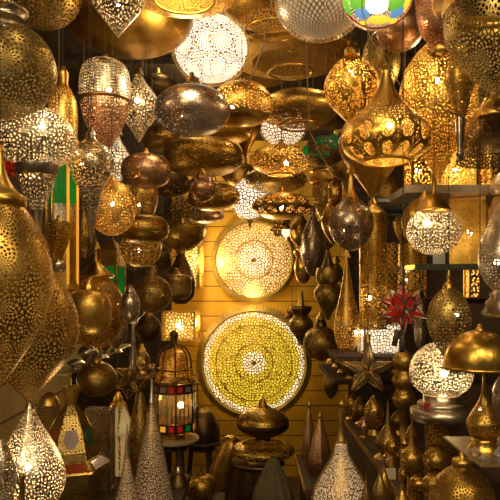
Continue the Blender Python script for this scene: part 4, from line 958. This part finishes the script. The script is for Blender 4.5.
L('dome_lamp', 'large round brass filigree dome lamp with a ringed neck at the bottom right', 462, 1.32,
  [('neck', 'brass', None, 4, [(452, 2), (454, 3), (458, 3), (459, 9), (463, 10), (466, 9)], {'sharp': 1}), ('shade', 'bronze', 'rosette', 3.4, [(466, 9), (472, 18), (482, 27), (496, 32), (512, 31), (530, 22), (545, 12)]), ('foot', 'brass', None, 4, [(545, 12), (yz(.90, 1.32), 16)], {'sharp': 1})], hang=False, cat='lamp')
L('bottle_lamp', 'gold filigree bottle lamp with a long thin neck and ringed foot at the right edge', 484, 1.42,
  [('neck', 'gold', None, 4, [(366, .9), (380, 1.6), (394, 3), (404, 7)]), ('shade', 'brass', 'web_tight', 3.0, [(404, 7), (414, 13), (424, 17), (434, 14), (438, 11)]), ('foot', 'gold', None, 4, [(438, 10), (440, 13), (443, 11), (446, 15), (yz(1.12, 1.42), 16)], {'sharp': 1})], hang=False, cat='lamp', lit=(14, 482, 410, 2))
L('glass_lamp', 'grey dotted globe lamp cut by the right edge beside the gold bottle lamp', 508, 1.5,
  [('shade', 'smoke', 'dots', 2.6, E(398, 26, 15, -90, 80, 12)), ('foot', 'silver', None, 4, [(423, 4), (432, 5), (yz(1.12, 1.5), 12)])], hang=False, cat='lamp')
# silver pedestal + lit globe
yb = yz(.90, 1.78)
L('tiered_stand', 'round tiered silver stand under the bright silver filigree globe', 442, 1.78,
  [('upper_tier', 'silver', None, 4, [(394, .2), (394.2, 18), (395, 18.5), (401, 18.5), (402, 23), (403, 24), (407, 24), (408, 23)], {'sharp': 1, 'seg': 56}),
   ('lower_tier', 'silver', None, 4, [(408, 23), (408.5, 30), (409, 31), (419, 31), (420, 29), (421, 10)], {'sharp': 1, 'seg': 56}), ('column', 'antique', 'dots', 3, [(421, 17), (450, 16), (yb - 4, 18)], {'sharp': 1}), ('foot', 'antique', None, 4, [(yb - 4, 20), (yb, 22)], {'sharp': 1})], hang=False, cat='stand')
L('globe_lantern', 'large bright silver filigree globe lamp standing on the tiered silver stand', 441, 1.78,
  [('shade', 'silver', 'web_open', 3.4, [(342, 6), (345, 14), (352, 23), (362, 29), (374, 31), (386, 27), (393.8, 18)])], lit=(300, 447, 375, 4.5), lamp=((1, .72, .42), .7), hang=False)
tag(box('red_card', W(424, 397, 1.62), (.018, .004, .02), plain('crimson_card', (.35, .005, .03), .5)), 'small crimson card standing on the rim of the tiered silver stand', 'card')
bpy.data.objects['red_card'].location = (W(427, 0, 1.74).x, 1.735, CZ + (HY - 406.9) / F * 1.78 + .0101)
L('stacked_balls', 'brass lamp of stacked balls left of the bright silver filigree globe', 404, 2.3,
  [('shade', 'brass', 'pin', 2.6, [(350, 3), (354, 9), (361, 11.5), (368, 9), (370, 6.5), (373, 9), (380, 12), (387, 9), (389, 6.5), (392, 9), (399, 12), (406, 9), (409, 6)]), ('foot', 'brass', None, 4, [(409, 6), (412, 4), (440, 4), (yz(.90, 2.3), 9)], {'sharp': 1})], hang=False, cat='lamp')
# bits of crystal on the glass shelf
cg = plain('crystal', (.9, .85, .8), .05, trans=.8)
for i, (x, dd, h) in enumerate([(483, 1.325, .018), (474, 1.38, .022), (499, 1.325, .036)]):
    c = W(x, 0, dd)
    vs = [(0, 0, h)] + [(.014 * math.cos(q * PI / 3 + i), .014 * math.sin(q * PI / 3 + i), h * .45) for q in range(6)] + [(.008 * math.cos(q * PI / 3 + i), .008 * math.sin(q * PI / 3 + i), 0) for q in range(6)]
    fs = [(0, 1 + q, 1 + (q + 1) % 6) for q in range(6)] + [(1 + q, 7 + q, 7 + (q + 1) % 6, 1 + (q + 1) % 6) for q in range(6)] + [tuple(range(12, 6, -1))]
    tag(mesh_obj('crystal_drop', vs, fs, cg, None, smooth=False, loc=(c.x, dd, 1.12)), ['small clear crystal piece at the front of the metal shelf', 'clear crystal piece at the left end of the small metal shelf', 'largest clear crystal piece at the right edge of the small metal shelf'][i], 'crystal', 'crystal pieces on the small metal shelf')

# bud lamps crowded on the dark shelves
where = [(337, 0, 7, 12, 3.38), (353, 0, 8, 13, 3.38), (369, 0, 7, 12, 3.38), (386, 0, 8, 12, 3.38), (342, 0, 7, 10, 3.14), (361, 0, 8, 11, 3.14), (378, 0, 7, 10, 3.14), (397, 0, 8, 11, 3.14), (351, 0, 8, 10, 2.93), (372, 0, 9, 11, 2.93)]
adj = ['slim', 'plump', 'dull', 'grey', 'round', 'narrow', 'stout', 'wide', 'dotted', 'shiny']
for i, (x, y, hw, hh, dd) in enumerate(where):
    x = max(x, 250 + .42 / dd * F + hw)
    yb = yz(1.07, dd); y = yb - hh - 3
    L('bud_lamp', '%s little brass bud lamp, number %s from the left along the shelf under the wire star' % (adj[i], ['one', 'two', 'three', 'four', 'five', 'six', 'seven', 'eight', 'nine', 'ten'][i]) if 0 else
      '%s brass bud lamp among those on the crowded shelf below the wire star' % adj[i], x, dd,
      [('shade', ['antique', 'dark', 'brass', 'smoke'][i % 4], 'web_tight', 2.4, [(y - hh, 1), (y - hh * .5, hw * .7), (y, hw), (y + hh * .6, hw * .8), (y + hh, hw * .4)]), ('foot', 'brass', None, 4, [(y + hh, hw * .4), (yb, hw * .7)], {'sharp': 1})], hang=False, cat='lamp', group='bud lamps on the crowded shelf')
where = [(347, 410, 8, 13, 2.8), (361, 412, 9, 13, 2.7), (374, 412, 10, 17, 2.5), (352, 432, 6, 9, 2.45), (372, 446, 8, 9, 1.96), (398, 420, 8, 10, 2.5), (412, 436, 7, 12, 2.1), (362, 470, 7, 9, 2.0), (394, 474, 6, 9, 1.8), (430, 496, 7, 7, 1.32)]
desc = ['slim bud-shaped lamp farthest back at the left of the right counter', 'plump bud-shaped lamp behind the wide dotted one on the right counter', 'wide dotted leaf-shaped lamp left of the spiked bottle lamp', 'tiny lamp at the counter edge left of the spiked bottle lamp', 'small round lamp in front of the wide dotted leaf-shaped lamp', 'pale ball lamp right of the spiked bottle lamp neck', 'narrow lamp between the spiked bottle and the tiered stand column',
        'small dark lamp at the near counter edge', 'slender low lamp just right of the spiked bottle lamp foot', 'nearest little lamp at the bottom edge under the gourds']
for i, (x, y, hw, hh, dd) in enumerate(where):
    x = max(x, 250 + .45 / dd * F + hw * .6)
    yb = yz(.90, dd); y = min(y, yb - hh - 2)
    L('bud_lamp', desc[i], x, dd, [('shade', ['bronze', 'antique', 'brass', 'copper'][i % 4], 'web_tight', 2.4, [(y - hh, 1), (y - hh * .5, hw * .7), (y, hw), (y + hh * .6, hw * .8), (y + hh, hw * .4)]), ('foot', 'brass', None, 4, [(y + hh, hw * .4), (yb, hw * .7)])], hang=False, cat='lamp', group='small lamps on the right counter')
for i, (x, dd, top, hw, lab) in enumerate([(380, 1.5, 462, 8, 'bulbous tall lamp on the narrow step with a short spike'), (384, 1.64, 458, 8, 'tall dull brass lamp at the back of the narrow step'), (366, 1.6, 472, 6, 'thin dark lamp at the left edge of the narrow step'), (402, 1.4, 476, 9, 'nearest tall lamp on the narrow step')]):
    yb = yz(.74, dd)
    L('spire_lamp', lab, x, dd, [('needle', 'antique', None, 4, [(top, .4), (top + 8, 1), (top + 14, 2)]), ('shade', ['antique', 'bronze'][i % 2], 'web_tight', 3, [(top + 14, 2), (top + 22, hw * .7), (top + 32, hw), (top + 42, hw * .7), (top + 48, hw * .4)]), ('foot', 'brass', None, 4, [(top + 48, hw * .4), (yb - 8, hw * .3), (yb, hw * .9)])], hang=False, cat='lamp')
# price tag
tag(box('price_tag', W(388, 490, 1.9), (.03, .003, .035), plain('white_tag', (.7, .62, .5), .6)), 'small white paper tag standing among the little lamps at the bottom right', 'tag')
bpy.data.objects['price_tag'].location = (W(391, 0, 1.9).x, 1.90, .918)
tag(box('sign_card', (W(439, 0, 2.0).x, 2.0, 1.6051), (.04, .003, .04), plain('sign_card', (.65, .66, .66), .6)), 'small white sign card on the right glass shelf below the bright silver globe', 'card')

# ---------------------------------------------------------------- light
wd = bpy.data.worlds.new('World'); S.world = wd; wd.use_nodes = True
bg = wd.node_tree.nodes['Background']; bg.inputs[0].default_value = (1, .72, .42, 1); bg.inputs[1].default_value = .05
def area(loc, rot, size, e, col=(1, .77, .44)):
    l = bpy.data.lights.new('fill_area', 'AREA'); l.energy = e; l.color = col; l.size = size
    o = bpy.data.objects.new('fill_area', l); COL.objects.link(o); o.location = loc; o.rotation_euler = rot; return o  # added fill from behind and above the camera, with no fittings
def point(loc, e, col=(1, .73, .39), r=.05):
    l = bpy.data.lights.new('fill_point', 'POINT'); l.energy = e; l.color = col; l.shadow_soft_size = r
    o = bpy.data.objects.new('fill_point', l); COL.objects.link(o); o.location = loc; return o
area((0, -.3, 2.95), (math.radians(42), 0, 0), .6, 17)
area((.9, -.3, 2.5), (math.radians(62), 0, math.radians(15)), .25, 5)
area((-.9, -.3, 2.4), (math.radians(66), 0, math.radians(-15)), .25, 9)
for p, e in [((.02, 4.55, 1.42), 2), ((0, 1.0, 2.95), 5), ((-.35, 2.9, 2.95), 6), ((.5, 2.7, 2.9), 7), ((-.3, 4.3, 2.8), 8), ((0.05, 3.4, 1.75), 1.5), ((-.36, 4.45, 1.72), 9), ((-.42, 4.6, 1.25), 2.5), ((-.6, 2.75, 1.42), 1.6), ((-1.05, 2.95, 1.0), 1.6), ((-.40, 1.72, 1.12), .6), ((.75, 2.25, 2.3), 4), ((-.2, 1.9, 2.2), 2)]: point(p, e)  # unseen added lights; several brighten the hexagonal lantern, left shelf and wall

cam = bpy.data.cameras.new('Camera'); co = bpy.data.objects.new('Camera', cam); COL.objects.link(co)
co.location = (0, 0, CZ); co.rotation_euler = (PI / 2, 0, 0)
cam.sensor_fit = 'HORIZONTAL'; cam.sensor_width = 36; cam.lens = F / 500 * 36; cam.shift_y = (HY - 250) / 500; cam.clip_start = .05
S.camera = co
S.view_settings.view_transform = 'Standard'; S.view_settings.look = 'None'; S.view_settings.gamma = 1; S.view_settings.exposure = .12
